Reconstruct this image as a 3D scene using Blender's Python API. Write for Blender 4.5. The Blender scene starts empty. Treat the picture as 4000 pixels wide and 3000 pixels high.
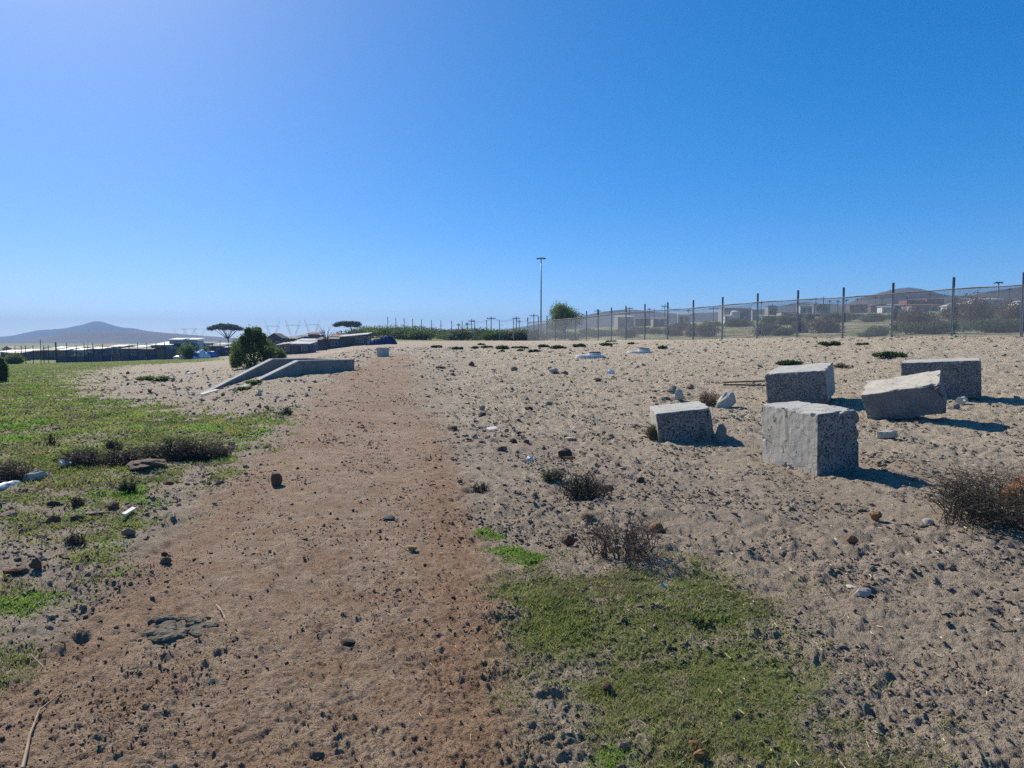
import bpy, math, random
import numpy as np
from mathutils import Vector, Matrix

# ------------------------------------------------------------------ camera, sky, sun, exposure
SC = bpy.context.scene
COL = SC.collection
F, CX, CY, YH, EYE = 2773.0, 2000.0, 1500.0, 1330.0, 1.6      # focal length and horizon measured on a 4000 x 3000 frame
PITCH = math.atan((CY - YH) / F)
cam_d = bpy.data.cameras.new('camera'); cam = bpy.data.objects.new('camera', cam_d); COL.objects.link(cam)
cam_d.sensor_width = 36.0; cam_d.lens = 36.0 * F / 4000.0
cam_d.clip_start = 0.05; cam_d.clip_end = 30000
cam.location = (0, 0, EYE); cam.rotation_euler = (math.pi / 2 - PITCH, 0, 0)
SC.camera = cam

SUN_AZ, SUN_EL = math.radians(-35), math.radians(37)           # azimuth from +Y towards +X
sun_dir = Vector((math.sin(SUN_AZ) * math.cos(SUN_EL), math.cos(SUN_AZ) * math.cos(SUN_EL), math.sin(SUN_EL)))
world = bpy.data.worlds.new('World'); SC.world = world; world.use_nodes = True
wn = world.node_tree.nodes; wl = world.node_tree.links; wn.clear()
sky = wn.new('ShaderNodeTexSky'); sky.sky_type = 'NISHITA'; sky.sun_disc = False
sky.sun_elevation = SUN_EL; sky.sun_rotation = SUN_AZ
sky.altitude = 0; sky.air_density = 0.6; sky.dust_density = 0.32; sky.ozone_density = 7.0
sg = wn.new('ShaderNodeGamma'); sg.inputs['Gamma'].default_value = 0.70          # the clear deep blue of a dry winter day
sh = wn.new('ShaderNodeHueSaturation'); sh.inputs['Saturation'].default_value = 1.5; sh.inputs['Value'].default_value = 1.8; sh.inputs['Hue'].default_value = 0.502
bg = wn.new('ShaderNodeBackground'); bg.inputs['Strength'].default_value = 0.1
wo = wn.new('ShaderNodeOutputWorld')
wl.new(sky.outputs[0], sg.inputs[0]); wl.new(sg.outputs[0], sh.inputs['Color']); wl.new(sh.outputs[0], bg.inputs[0]); wl.new(bg.outputs[0], wo.inputs[0])
sun_l = bpy.data.lights.new('sun', 'SUN'); sun_l.energy = 5.0; sun_l.angle = math.radians(0.53); sun_l.color = (1.0, 0.93, 0.82)
sun_o = bpy.data.objects.new('sun', sun_l); COL.objects.link(sun_o)
sun_o.location = sun_dir * 60; sun_o.rotation_euler = (-sun_dir).to_track_quat('-Z', 'Y').to_euler()
SC.view_settings.view_transform = 'Standard'; SC.view_settings.look = 'None'
SC.view_settings.exposure = 0.45; SC.view_settings.gamma = 1.0; SC.view_settings.use_curve_mapping = False
SC.cycles.max_bounces = 6; SC.cycles.transparent_max_bounces = 12; SC.cycles.volume_bounces = 0
SC.cycles.use_denoising = False

rng = np.random.default_rng(7)
random.seed(7)

# ------------------------------------------------------------------ noise
def _hash(ix, iy, seed):
    h = (ix.astype(np.int64) * 374761393 + iy.astype(np.int64) * 668265263 + seed * 1442695041) & 0xFFFFFFFF
    h = ((h ^ (h >> 13)) * 1274126177) & 0xFFFFFFFF
    return (h ^ (h >> 16)) & 0xFFFF
def noise(x, y, seed=0):
    """gradient noise, about -1..1"""
    x = np.asarray(x, float); y = np.asarray(y, float)
    ix = np.floor(x); iy = np.floor(y); fx = x - ix; fy = y - iy
    u = fx * fx * fx * (fx * (fx * 6 - 15) + 10); v = fy * fy * fy * (fy * (fy * 6 - 15) + 10)
    def g(dx, dy):
        a = _hash(ix + dx, iy + dy, seed) * (2 * math.pi / 65536.0)
        return np.cos(a) * (fx - dx) + np.sin(a) * (fy - dy)
    a = g(0, 0); b = g(1, 0); c = g(0, 1); d = g(1, 1)
    return 1.5 * ((a + (b - a) * u) + ((c + (d - c) * u) - (a + (b - a) * u)) * v)
def fbm(x, y, seed=0, o=4, gain=0.5):
    s = 0; a = 1.0; k = 1.0
    for i in range(o):
        s = s + a * noise(x * k, y * k, seed + i * 17); a *= gain; k *= 2.03
    return s
def sstep(a, b, x):
    t = np.clip((np.asarray(x, float) - a) / (b - a), 0, 1); return t * t * (3 - 2 * t)

# ------------------------------------------------------------------ the lie of the land (metres, camera stands at the origin)
_px = np.array([0, 500, 800, 1020, 1200, 1375, 1500, 1800, 2100, 2300, 2517, 2705, 2955, 3288, 3600, 4000], float)
_phi = np.arctan((_px - CX) / F)
_d = np.array([0, 5, 10, 15, 20, 25, 30, 35, 45, 60, 80, 110, 150, 220, 400, 1500, 9000], float)
_tab = np.array([
 # 0    5    10    15    20    25    30    35    45    60    80   110   150   220   400  1500 9000
 [0,  0.0, -.02, -.05, -.08, -.10, -.15, -.20, -.35, -.60, -.95, -1.4, -1.8, -2.2, -2.5, -2.5, -2.5],   # 0
 [0,  0.0, -.02, -.05, -.08, -.10, -.15, -.20, -.32, -.50, -.75, -1.1, -1.5, -2.0, -2.3, -2.5, -2.5],   # 500
 [0,  0.0, -.02, -.05, -.08, -.12, -.15, -.18, -.25, -.35, -.45, -.6,  -.9,  -1.3, -1.8, -2.5, -2.5],   # 800
 [0,  0.0, .03,  .12,  .32,  .42,  .36,  .25,  .15,  .05,  0.0,  0.0,  0.1,  0.2,  0.0,  -2.0, -2.5],   # 1020
 [0,  0.0, .05,  .20,  .43,  .58,  .60,  .55,  .42,  .30,  .30,  .60,  1.3,  1.5,  1.0,  -1.0, -2.0],   # 1200
 [0,  0.0, .05,  .20,  .42,  .63,  .76,  .84,  .92,  .95,  .95,  1.6,  3.4,  3.5,  2.0,  0.0,  0.0],    # 1375
 [0,  0.0, .03,  .14,  .36,  .60,  .78,  .92,  1.06, 1.16, 1.2,  2.0,  4.3,  4.3,  3.0,  0.0,  0.0],    # 1500
 [0,  0.0, .02,  .08,  .24,  .46,  .70,  .88,  1.10, 1.30, 1.42, 1.7,  3.4,  3.8,  4.0,  2.0,  2.0],    # 1800
 [0,  0.0, .02,  .06,  .19,  .42,  .68,  .88,  1.18, 1.42, 1.50, 1.6,  2.6,  4.2,  5.0,  5.0,  5.0],    # 2100
 [0,  0.0, .02,  .06,  .17,  .40,  .68,  .90,  1.28, 1.55, 1.58, 2.2,  3.4,  5.6,  7.0,  7.0,  7.0],    # 2300
 [0,  0.0, .02,  .06,  .16,  .40,  .70,  .98,  1.38, 1.63, 1.95, 2.7,  4.0,  6.6,  8.0,  8.0,  8.0],    # 2517
 [0,  0.0, .02,  .05,  .16,  .42,  .76,  1.08, 1.50, 1.70, 2.30, 3.3,  4.8,  7.4,  9.0,  9.0,  9.0],    # 2705
 [0,  0.0, .02,  .05,  .16,  .46,  .86,  1.25, 1.70, 1.95, 2.70, 3.9,  5.8,  8.4,  10.,  10.,  10.],    # 2955
 [0,  0.0, 0.0,  .05,  .18,  .55,  1.0,  1.45, 1.80, 2.30, 3.20, 4.8,  7.0,  10.,  12.,  12.,  12.],    # 3288
 [0,  0.0, 0.0,  .05,  .24,  .72,  1.28, 1.72, 1.98, 2.60, 3.60, 5.2,  7.6,  11.4, 13.,  13.,  13.],    # 3600
 [0,  0.0, 0.0,  .05,  .30,  .90,  1.52, 1.88, 2.15, 2.80, 3.80, 5.5,  8.0,  12.,  14.,  14.,  14.],    # 4000
], float)
_NP, _NS = 260, 260
_pg = np.linspace(_phi[0], _phi[-1], _NP)
_sg = np.linspace(math.log(4.0), math.log(9004.0), _NS)
def _build():
    a = np.stack([np.interp(np.exp(_sg) - 4.0, _d, row) for row in _tab])
    g = np.stack([np.interp(_pg, _phi, a[:, j]) for j in range(_NS)], 1)
    for k in range(5):
        p = np.pad(g, 1, mode='edge')
        g = (p[:-2, 1:-1] + p[2:, 1:-1] + p[1:-1, :-2] + p[1:-1, 2:] + 2 * g) / 6
    return g
_grid = _build()
def macro(x, y):
    x = np.asarray(x, float); y = np.asarray(y, float)
    r = np.hypot(x, y); ph = np.arctan2(x, y); pc = np.clip(ph, _pg[0], _pg[-1])
    d = r * np.cos(pc)
    u = (pc - _pg[0]) / (_pg[1] - _pg[0]); v = (np.log(d + 4.0) - _sg[0]) / (_sg[1] - _sg[0])
    i = np.clip(u.astype(int), 0, _NP - 2); j = np.clip(v.astype(int), 0, _NS - 2); u = np.clip(u - i, 0, 1); v = np.clip(v - j, 0, 1)
    z = (_grid[i, j] * (1 - u) + _grid[i + 1, j] * u) * (1 - v) + (_grid[i, j + 1] * (1 - u) + _grid[i + 1, j + 1] * u) * v
    w = np.clip((np.abs(ph) - 0.9) / (math.pi - 0.9), 0, 1)
    return z * (1 - w)
def ray(px, py):
    b = (CY - py) / F; cp, sp = math.cos(PITCH), math.sin(PITCH)
    return np.array([(px - CX) / F, cp + sp * b, -sp + cp * b])
def at(px, py, d):
    """the point seen at that place of the photograph, d metres ahead"""
    r = ray(px, py); return Vector(r * (d / r[1])) + Vector((0, 0, EYE))
_ds = np.exp(np.linspace(math.log(1.2), math.log(160), 1400))
def G(px, py):
    """where that sight line meets the ground (broad shape only)"""
    r = ray(px, py); P = r[None, :] * (_ds / r[1])[:, None]
    below = (P[:, 2] + EYE) < macro(P[:, 0], P[:, 1])
    k = int(np.argmax(below)) if below.any() else len(_ds) - 1
    return P[k, 0], P[k, 1]

def polyg(pts): return np.array([G(*p) for p in pts])
def sdist(poly, x, y):
    """signed distance, positive inside"""
    x = np.asarray(x, float); y = np.asarray(y, float)
    d = np.full(x.shape, 1e9); ins = np.zeros(x.shape, bool); n = len(poly)
    for k in range(n):
        ax, ay = poly[k]; bx, by = poly[(k + 1) % n]
        ex, ey = bx - ax, by - ay; L = ex * ex + ey * ey + 1e-12
        t = np.clip(((x - ax) * ex + (y - ay) * ey) / L, 0, 1)
        d = np.minimum(d, np.hypot(x - ax - t * ex, y - ay - t * ey))
        c = ((ay > y) != (by > y)); xi = ax + (y - ay) * ex / (ey if abs(ey) > 1e-9 else 1e-9)
        ins ^= c & (x < xi)
    return np.where(ins, d, -d)

ROAD = polyg([(-300, 3000), (-100, 2790), (170, 2600), (450, 2300), (700, 2110), (900, 1900), (1050, 1750), (1150, 1610), (1260, 1500), (1360, 1445), (1440, 1415), (1480, 1385),
              (1600, 1385), (1610, 1420), (1640, 1500), (1680, 1620), (1740, 1750), (1800, 1950), (1840, 2100), (1900, 2300), (1960, 2600), (2080, 3000)])
ROAD = np.vstack([ROAD, [[0.3, 1.5], [0.3, -6], [-2.6, -6], [-2.6, 1.5]]])
GRASS = [  # polygon, edge softness in metres, cover
 (polyg([(-400, 1492), (250, 1492), (390, 1562), (620, 1575), (760, 1640), (1090, 1600), (1150, 1640), (1000, 1725), (905, 1790), (850, 1835), (700, 1900), (560, 1990), (430, 2060), (260, 2120), (0, 2190), (-400, 2250)]), 0.7, 0.95),
 (polyg([(-400, 1400), (850, 1386), (880, 1405), (560, 1425), (350, 1448), (260, 1500), (-400, 1505)]), 1.5, 1.0),
 (polyg([(-300, 2210), (300, 2170), (520, 2110), (420, 2200), (230, 2330), (150, 2450), (260, 2570), (200, 2700), (120, 2790), (-300, 2850)]), 0.3, 0.8),
 (polyg([(1880, 2230), (2150, 2220), (2420, 2215), (2700, 2225), (2880, 2290), (2960, 2420), (3040, 2560), (3130, 2680), (3260, 2800), (3330, 2920), (3260, 3050), (2300, 3050), (2120, 2850), (1960, 2720), (1960, 2500), (2010, 2350)]), 0.36, 0.95),
 (polyg([(1825, 2085), (1900, 2055), (2000, 2105), (1900, 2108)]), 0.05, 1.0),
 (polyg([(1830, 2135), (1980, 2125), (2150, 2185), (2060, 2212), (1900, 2190)]), 0.05, 1.0),
 (polyg([(2640, 1378), (2900, 1362), (3060, 1364), (3050, 1380), (2800, 1388)]), 1.2, 0.35),
 (polyg([(2180, 3040), (2330, 2960), (2400, 2900), (2460, 2930), (2440, 3040)]), 0.06, 1.0),
 (polyg([(3050, 2460), (3150, 2455), (3260, 2530), (3240, 2570), (3120, 2530)]), 0.08, 0.6),
 (polyg([(3090, 2370), (3250, 2380), (3240, 2430), (3110, 2430)]), 0.08, 0.4),
 (polyg([(3650, 2780), (3830, 2790), (3780, 2850), (3680, 2850)]), 0.08, 0.35),
]
REDS = [np.array([G(*p) for p in q]) for q in ([(1600, 1400), (1625, 1500), (1655, 1620), (1690, 1750), (1730, 1950), (1765, 2100), (1795, 2250), (1820, 2450), (1815, 2650), (1800, 2850), (1790, 3000)], [(1430, 1420), (1330, 1480), (1250, 1560), (1180, 1650), (1100, 1770), (950, 1930), (760, 2110), (540, 2320), (300, 2560), (60, 2800)])]
def redness(x, y):
    x = np.asarray(x, float); y = np.asarray(y, float); v = np.zeros(x.shape); m = np.hypot(x, y) < 60
    for k, q in enumerate(REDS):
        d = np.full(int(m.sum()), 1e9); xx, yy = x[m], y[m]
        for (ax, ay), (bx, by) in zip(q[:-1], q[1:]):
            ex, ey = bx - ax, by - ay; t = np.clip(((xx - ax) * ex + (yy - ay) * ey) / (ex * ex + ey * ey + 1e-9), 0, 1); d = np.minimum(d, np.hypot(xx - ax - t * ex, yy - ay - t * ey))
        w = (0.17 if k == 0 else 0.22) + 0.012 * yy; v[m] = np.maximum(v[m], sstep(16, 5, yy) * sstep(1.6, 0.1, d / w + 0.35 * fbm(xx * 1.6, yy * 1.6, 95 + k, 3)) * (1.0 if k == 0 else 0.55))
    return v
FENCE = [(24.34, 34.0), (22.83, 36.94), (21.26, 39.84), (19.9, 42.85), (18.33, 45.75), (16.75, 48.65), (15.23, 51.58), (13.88, 54.59), (12.59, 57.63), (11.31, 60.67),
         (10.19, 63.77), (9.34, 66.96), (8.5, 70.15), (7.67, 73.35), (6.79, 76.53), (5.95, 79.72), (5.05, 82.89), (4.22, 86.08), (3.32, 89.26), (2.03, 92.3)]
_fx = np.array([p[0] for p in FENCE][::-1] + [45.0]); _fy = np.array([p[1] for p in FENCE][::-1] + [-8.0])
def behind_fence(x, y):                               # metres beyond the fence line on the right
    return np.where(np.asarray(x) > 2.0, np.asarray(y) - np.interp(x, _fx, _fy), -50.0)
def zones(x, y):
    """road, grass cover, pale sand: 0..1 each"""
    x = np.asarray(x, float); y = np.asarray(y, float); r = np.hypot(x, y)
    wob = fbm(x * 0.9, y * 0.9, 91, 4) * (0.12 + 0.02 * np.minimum(r, 20))
    near = r < 75
    road = np.zeros(x.shape); sd = sdist(ROAD, x[near], y[near]) if near.any() else None
    if near.any(): road[near] = sstep(-0.28, 0.32, sd + wob[near])
    grass = np.zeros(x.shape)
    patch = fbm(x * 1.7, y * 1.7, 33, 4); fine = fbm(x * 7, y * 7, 35, 3)
    big = fbm(x * 0.35, y * 0.35, 37, 3)
    for k, (poly, soft, cov) in enumerate(GRASS):
        lo = poly.min(0) - 3 * soft - 1; hi = poly.max(0) + 3 * soft + 1
        m = (x > lo[0]) & (x < hi[0]) & (y > lo[1]) & (y < hi[1])
        if not m.any(): continue
        s = sdist(poly, x[m], y[m])
        v = sstep(-soft, soft * 1.4, s + patch[m] * soft * (1.6 if k != 3 else 0.9) + (0.12 if k == 3 else 0)) * cov
        if cov < 1: v = v * np.clip((0.72 if k != 3 else 0.80) + (0.55 if k != 3 else 0.50) * patch[m] + 0.35 * fine[m] + (0.35 * big[m] if k == 0 else 0), 0, 1)
        grass[m] = np.maximum(grass[m], v)
    bf = behind_fence(x, y)
    veg = sstep(0.5, 6, bf) * np.clip(0.75 + 0.5 * big + 0.2 * patch, 0, 1)
    far = sstep(84, 96, y) * np.clip(0.8 + 0.4 * big, 0, 1)
    leftfar = sstep(80, 100, r) * (x < -5) * 0.9
    grass = np.clip(np.maximum(np.maximum(grass, veg), np.maximum(far, leftfar)), 0, 1) * (1 - 0.92 * road)
    right = sstep(-0.2, 1.2, x - (-1.4 - 0.02 * y))
    sand = sstep(7.5, 19, y + 0.25 * x + 2.5 * fbm(x * 0.25, y * 0.25, 51, 3)) * (0.35 + 0.65 * right)
    return road, grass, sand

BLOCKS = [(3.845, 9.13, 0.27, 0.61, 1.14), (2.778, 11.525, -0.095, 0.849, 1.1), (7.244, 17.644, -0.488, 1.346, 2.352), (7.7, 13.9, -0.556, 1.0, 0.8), (11.023, 18.19, -0.562, 1.718, 0.988)]
def banked(x, y):
    z = np.zeros(np.shape(x))
    for k, (bx, by, a, L, W) in enumerate(BLOCKS):
        m = (np.abs(x - bx) < 2.6) & (np.abs(y - by) < 2.6)
        if not np.any(m): continue
        dx, dy = x[m] - bx, y[m] - by; c, s_ = math.cos(a), math.sin(a); u = np.abs(dx * c + dy * s_) - L / 2; v = np.abs(-dx * s_ + dy * c) - W / 2
        d = np.hypot(np.maximum(u, 0), np.maximum(v, 0)); z[m] += np.exp(-(d / 0.16) ** 2) * np.clip(-0.005 + 0.055 * fbm(x[m] * 2.7, y[m] * 2.7, 66 + k, 3), -0.04, 0.06)
    return z
ANG, NA, KR = 0.79, 740, 0.0066                        # half angle of the fine fan, its columns, radial growth
def detail(x, y, road=None, grass=None, sand=None):
    x = np.asarray(x, float); y = np.asarray(y, float); r = np.hypot(x, y)
    if road is None: road, grass, sand = zones(x, y)
    cell = np.maximum(r, 1.0) * np.clip(r * 0.0006, 0.0016, 0.0042) + 0.0008
    def fade(w): return sstep(0.9, 2.2, w / cell)
    rough = (1 - 0.75 * road) * (1 - 0.35 * grass) * (1 + 0.5 * np.exp(-((road - 0.45) / 0.22) ** 2))
    rub = sstep(0, 1, fbm(x * 0.5, y * 0.5, 61, 3) + 0.4)
    rub2 = sstep(-0.3, 0.5, noise(x * 2.1, y * 2.1, 63)); rub3 = sstep(-0.3, 0.5, noise(x * 5.3, y * 5.3, 65))
    z = 0.035 * fbm(x * 0.45, y * 0.45, 3, 2) * (1 - 0.5 * road)
    z = z + fade(0.8) * 0.030 * noise(x * 1.3, y * 1.3, 5) * rough
    # crumbly trampled earth: warped billows whose finer octaves stay strong
    wx = x + 0.05 * noise(x * 3.7, y * 3.7, 81) + 0.02 * noise(x * 11, y * 11, 83); wy = y + 0.05 * noise(x * 3.7 + 50, y * 3.7, 82) + 0.02 * noise(x * 11 + 50, y * 11, 84)
    lo = rough * (0.55 + 0.55 * rub) * (0.85 + 0.9 * sand); hi = (1 - 0.12 * road) * (1 - 0.3 * grass) * (0.7 + 0.4 * rub2)
    for k, (w, a, ww) in enumerate(((0.47, 0.030, lo), (0.21, 0.044, lo), (0.098, 0.036, 0.7 * lo + 0.25 * hi), (0.047, 0.023, hi), (0.0225, 0.016, hi), (0.011, 0.010, hi))):
        z = z + ww * fade(w) * a * (np.abs(noise(wx / w + 9 * k, wy / w, 7 + 3 * k)) - 0.33 + 0.45 * noise(wx / w * 0.8, wy / w * 0.8 + 5 * k, 8 + 3 * k))
    # scattered hoof pits
    pit = noise(x * 3.3 + 31, y * 3.3, 11); z = z - rough * fade(0.25) * 0.045 * sstep(0.64, 0.85, pit)
    z = z + road * fade(0.3) * 0.010 * noise(x * 4, y * 2.5, 15)
    z = z + banked(x, y)
    return z
def gz(x, y):
    a = np.atleast_1d(np.asarray(x, float)); b = np.atleast_1d(np.asarray(y, float))
    z = macro(a, b) + detail(a, b)
    return float(z[0]) if np.isscalar(x) or np.ndim(x) == 0 else z

# ------------------------------------------------------------------ materials
def nodes(m):
    m.use_nodes = True; nt = m.node_tree; nt.nodes.clear(); return nt, nt.nodes, nt.links
def N(nt, kind, **kw):
    n = nt.nodes.new(kind)
    for k, v in kw.items():
        if k in n.inputs: n.inputs[k].default_value = v
        else: setattr(n, k, v)
    return n
def rgb(c): return (c[0], c[1], c[2], 1.0)
def mixc(nt, fac, a, b, mode='MIX'):
    n = nt.nodes.new('ShaderNodeMix'); n.data_type = 'RGBA'; n.blend_type = mode
    for sock, v in ((n.inputs[0], fac), (n.inputs[6], a), (n.inputs[7], b)):
        if isinstance(v, bpy.types.NodeSocket): nt.links.new(v, sock)
        elif isinstance(v, (int, float)): sock.default_value = v
        else: sock.default_value = rgb(v)
    return n.outputs[2]
def ramp(nt, src, lo, hi):
    n = nt.nodes.new('ShaderNodeMapRange'); n.interpolation_type = 'SMOOTHSTEP'
    n.inputs['From Min'].default_value = lo; n.inputs['From Max'].default_value = hi
    nt.links.new(src, n.inputs['Value']); return n.outputs['Result']
def tex_noise(nt, scale, detail=4.0, rough=0.55, vec=None, dist=0.0):
    n = N(nt, 'ShaderNodeTexNoise', Scale=scale, Detail=detail, Roughness=rough, Distortion=dist)
    if vec is not None: nt.links.new(vec, n.inputs['Vector'])
    return n.outputs['Fac']
MATS = {}
def mat(name, c1, c2=None, scale=8.0, rough=0.9, bump=0.0, bscale=40.0, metallic=0.0, spec=0.3, speck=None, lo=0.35, hi=0.65):
    """plain procedural stuff: two tones mixed by noise, optional fine relief"""
    if name in MATS: return MATS[name]
    m = bpy.data.materials.new(name); nt, nn, ll = nodes(m)
    b = N(nt, 'ShaderNodeBsdfPrincipled'); o = N(nt, 'ShaderNodeOutputMaterial'); ll.new(b.outputs[0], o.inputs[0])
    b.inputs['Roughness'].default_value = rough; b.inputs['Metallic'].default_value = metallic; b.inputs['Specular IOR Level'].default_value = spec
    tc = N(nt, 'ShaderNodeTexCoord'); v = tc.outputs['Object']
    col = None
    if c2 is None: c2 = tuple(k * 0.75 for k in c1)
    f = ramp(nt, tex_noise(nt, scale, 5, 0.6, v), lo, hi)
    col = mixc(nt, f, c1, c2)
    if speck:
        f2 = ramp(nt, tex_noise(nt, speck[0], 2, 0.5, v), speck[1], speck[1] + 0.08); col = mixc(nt, f2, col, speck[2])
    ll.new(col, b.inputs['Base Color'])
    if bump:
        bp = N(nt, 'ShaderNodeBump', Strength=bump, Distance=0.02); ll.new(tex_noise(nt, bscale, 6, 0.6, v), bp.inputs['Height']); ll.new(bp.outputs[0], b.inputs['Normal'])
    MATS[name] = m; return m
def leafmat(name, c1, c2, trans=0.4, rough=0.6):
    if name in MATS: return MATS[name]
    m = bpy.data.materials.new(name); nt, nn, ll = nodes(m)
    o = N(nt, 'ShaderNodeOutputMaterial'); d = N(nt, 'ShaderNodeBsdfPrincipled', Roughness=rough); t = N(nt, 'ShaderNodeBsdfTranslucent'); mx = N(nt, 'ShaderNodeMixShader')
    d.inputs['Specular IOR Level'].default_value = 0.25
    at_ = N(nt, 'ShaderNodeAttribute', attribute_name='tint')
    col = mixc(nt, at_.outputs['Fac'], c1, c2)
    ll.new(col, d.inputs['Base Color']); ll.new(col, t.inputs['Color'])
    mx.inputs[0].default_value = trans
    ll.new(d.outputs[0], mx.inputs[1]); ll.new(t.outputs[0], mx.inputs[2]); ll.new(mx.outputs[0], o.inputs[0])
    MATS[name] = m; return m

def ground_material(crumb=False):
    m = bpy.data.materials.new('loose_crumbs' if crumb else 'trampled_ground'); nt, nn, ll = nodes(m)
    b = N(nt, 'ShaderNodeBsdfPrincipled', Roughness=0.95); o = N(nt, 'ShaderNodeOutputMaterial'); ll.new(b.outputs[0], o.inputs[0])
    b.inputs['Specular IOR Level'].default_value = 0.1
    g = N(nt, 'ShaderNodeNewGeometry'); v = g.outputs['Position']
    a = N(nt, 'ShaderNodeAttribute', attribute_name='zone', attribute_type='INSTANCER' if crumb else 'GEOMETRY'); s = N(nt, 'ShaderNodeSeparateColor'); ll.new(a.outputs['Color'], s.inputs[0])
    road, grass, sand = s.outputs[0], s.outputs[1], s.outputs[2]
    n1 = tex_noise(nt, 0.7, 5, 0.6, v); n2 = tex_noise(nt, 9, 5, 0.65, v); n3 = tex_noise(nt, 55, 4, 0.65, v); n4 = tex_noise(nt, 2.6, 5, 0.6, v)
    soil = mixc(nt, ramp(nt, n2, 0.3, 0.7), (0.261, 0.210, 0.153), (0.500, 0.411, 0.312))
    soil = mixc(nt, ramp(nt, n1, 0.35, 0.7), soil, (0.377, 0.300, 0.221))
    pale = mixc(nt, ramp(nt, n2, 0.3, 0.7), (0.450, 0.369, 0.260), (0.688, 0.578, 0.423))
    pale = mixc(nt, ramp(nt, n1, 0.45, 0.75), pale, (0.500, 0.413, 0.294))
    rd = mixc(nt, ramp(nt, n2, 0.3, 0.7), (0.292, 0.203, 0.137), (0.473, 0.350, 0.242))
    rd = mixc(nt, ramp(nt, n4, 0.42, 0.68), rd, (0.342, 0.222, 0.142))
    rd = mixc(nt, ramp(nt, n1, 0.5, 0.75), rd, (0.453, 0.337, 0.239))
    turf = mixc(nt, ramp(nt, n3, 0.3, 0.7), (0.136, 0.168, 0.045), (0.248, 0.264, 0.088))
    turf = mixc(nt, ramp(nt, n2, 0.5, 0.75), turf, (0.231, 0.189, 0.112))
    col = mixc(nt, sand, soil, pale); col = mixc(nt, road, col, rd)
    col = mixc(nt, a.outputs['Alpha'], col, mixc(nt, ramp(nt, n2, 0.3, 0.7), (0.275, 0.168, 0.102), (0.420, 0.275, 0.175)))
    n5 = tex_noise(nt, 26, 3, 0.6, v)
    gf = N(nt, 'ShaderNodeMath', operation='MULTIPLY_ADD'); ll.new(n5, gf.inputs[0]); gf.inputs[1].default_value = 0.7; ll.new(grass, gf.inputs[2])
    gm = ramp(nt, gf.outputs[0], 0.75, 1.25)
    col = mixc(nt, gm, col, turf)
    # crumbs of dung, char and grit lying in the soil
    sp1 = ramp(nt, tex_noise(nt, 38, 3, 0.6, v), 0.60, 0.68); sp2 = ramp(nt, tex_noise(nt, 110, 3, 0.6, v), 0.58, 0.70)
    col = mixc(nt, sp1, col, mixc(nt, 0.7, col, (0.04, 0.032, 0.026))); col = mixc(nt, sp2, col, mixc(nt, 0.65, col, (0.05, 0.04, 0.033)))
    col = mixc(nt, ramp(nt, tex_noise(nt, 75, 2, 0.5, v), 0.68, 0.74), col, mixc(nt, 0.5, col, (0.55, 0.48, 0.38)))
    ll.new(col, b.inputs['Base Color'])
    h1 = N(nt, 'ShaderNodeMath', operation='MULTIPLY_ADD'); ll.new(tex_noise(nt, 120, 3, 0.65, v), h1.inputs[0]); h1.inputs[1].default_value = 0.7; ll.new(tex_noise(nt, 52, 5, 0.72, v, 0.5), h1.inputs[2])
    bp = N(nt, 'ShaderNodeBump', Strength=1.0, Distance=0.034); ll.new(h1.outputs[0], bp.inputs['Height'])
    # coarser trampling, strongest on the loose sand
    bs = N(nt, 'ShaderNodeMath', operation='MULTIPLY_ADD'); ll.new(sand, bs.inputs[0]); bs.inputs[1].default_value = 0.75; bs.inputs[2].default_value = 0.12
    bp2 = N(nt, 'ShaderNodeBump', Distance=0.22); ll.new(bs.outputs[0], bp2.inputs['Strength']); ll.new(tex_noise(nt, 5.5, 6, 0.62, v, 0.8), bp2.inputs['Height']); ll.new(bp2.outputs[0], bp.inputs['Normal']); ll.new(bp.outputs[0], b.inputs['Normal'])
    return m

# ------------------------------------------------------------------ object helpers
def meshdata(name, V, Fc, smooth=False, mats=(), fmat=None, tint=None):
    me = bpy.data.meshes.new(name)
    V = np.asarray(V, np.float32).reshape(-1, 3)
    if isinstance(Fc, np.ndarray) and Fc.ndim == 2:
        k = Fc.shape[1]; nf = len(Fc)
        me.vertices.add(len(V)); me.vertices.foreach_set('co', V.ravel())
        me.loops.add(nf * k); me.loops.foreach_set('vertex_index', Fc.astype(np.int32).ravel())
        me.polygons.add(nf); me.polygons.foreach_set('loop_start', np.arange(0, nf * k, k, dtype=np.int32))
        me.update(calc_edges=True)
    else:
        me.from_pydata([tuple(map(float, v)) for v in V], [], [tuple(map(int, f)) for f in Fc]); me.update()
    for m in mats: me.materials.append(m)
    n = len(me.polygons)
    if fmat is not None: me.polygons.foreach_set('material_index', np.asarray(fmat, np.int32))
    me.polygons.foreach_set('use_smooth', np.full(n, smooth))
    if tint is not None:
        at_ = me.attributes.new('tint', 'FLOAT', 'POINT'); at_.data.foreach_set('value', np.asarray(tint, np.float32))
    return me
def link(name, me, parent=None, loc=(0, 0, 0), rot=(0, 0, 0), scale=(1, 1, 1)):
    o = bpy.data.objects.new(name, me); COL.objects.link(o)
    o.location = loc; o.rotation_euler = rot; o.scale = scale
    if parent is not None: o.parent = parent
    return o
def tag(o, label=None, cat=None, group=None, kind=None):
    if label: o['label'] = label
    if cat: o['category'] = cat
    if group: o['group'] = group
    if kind: o['kind'] = kind
    return o
def thing(name, loc, label, cat, group=None, rz=0.0):
    return tag(link(name, None, None, loc, (0, 0, rz)), label, cat, group)

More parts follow.
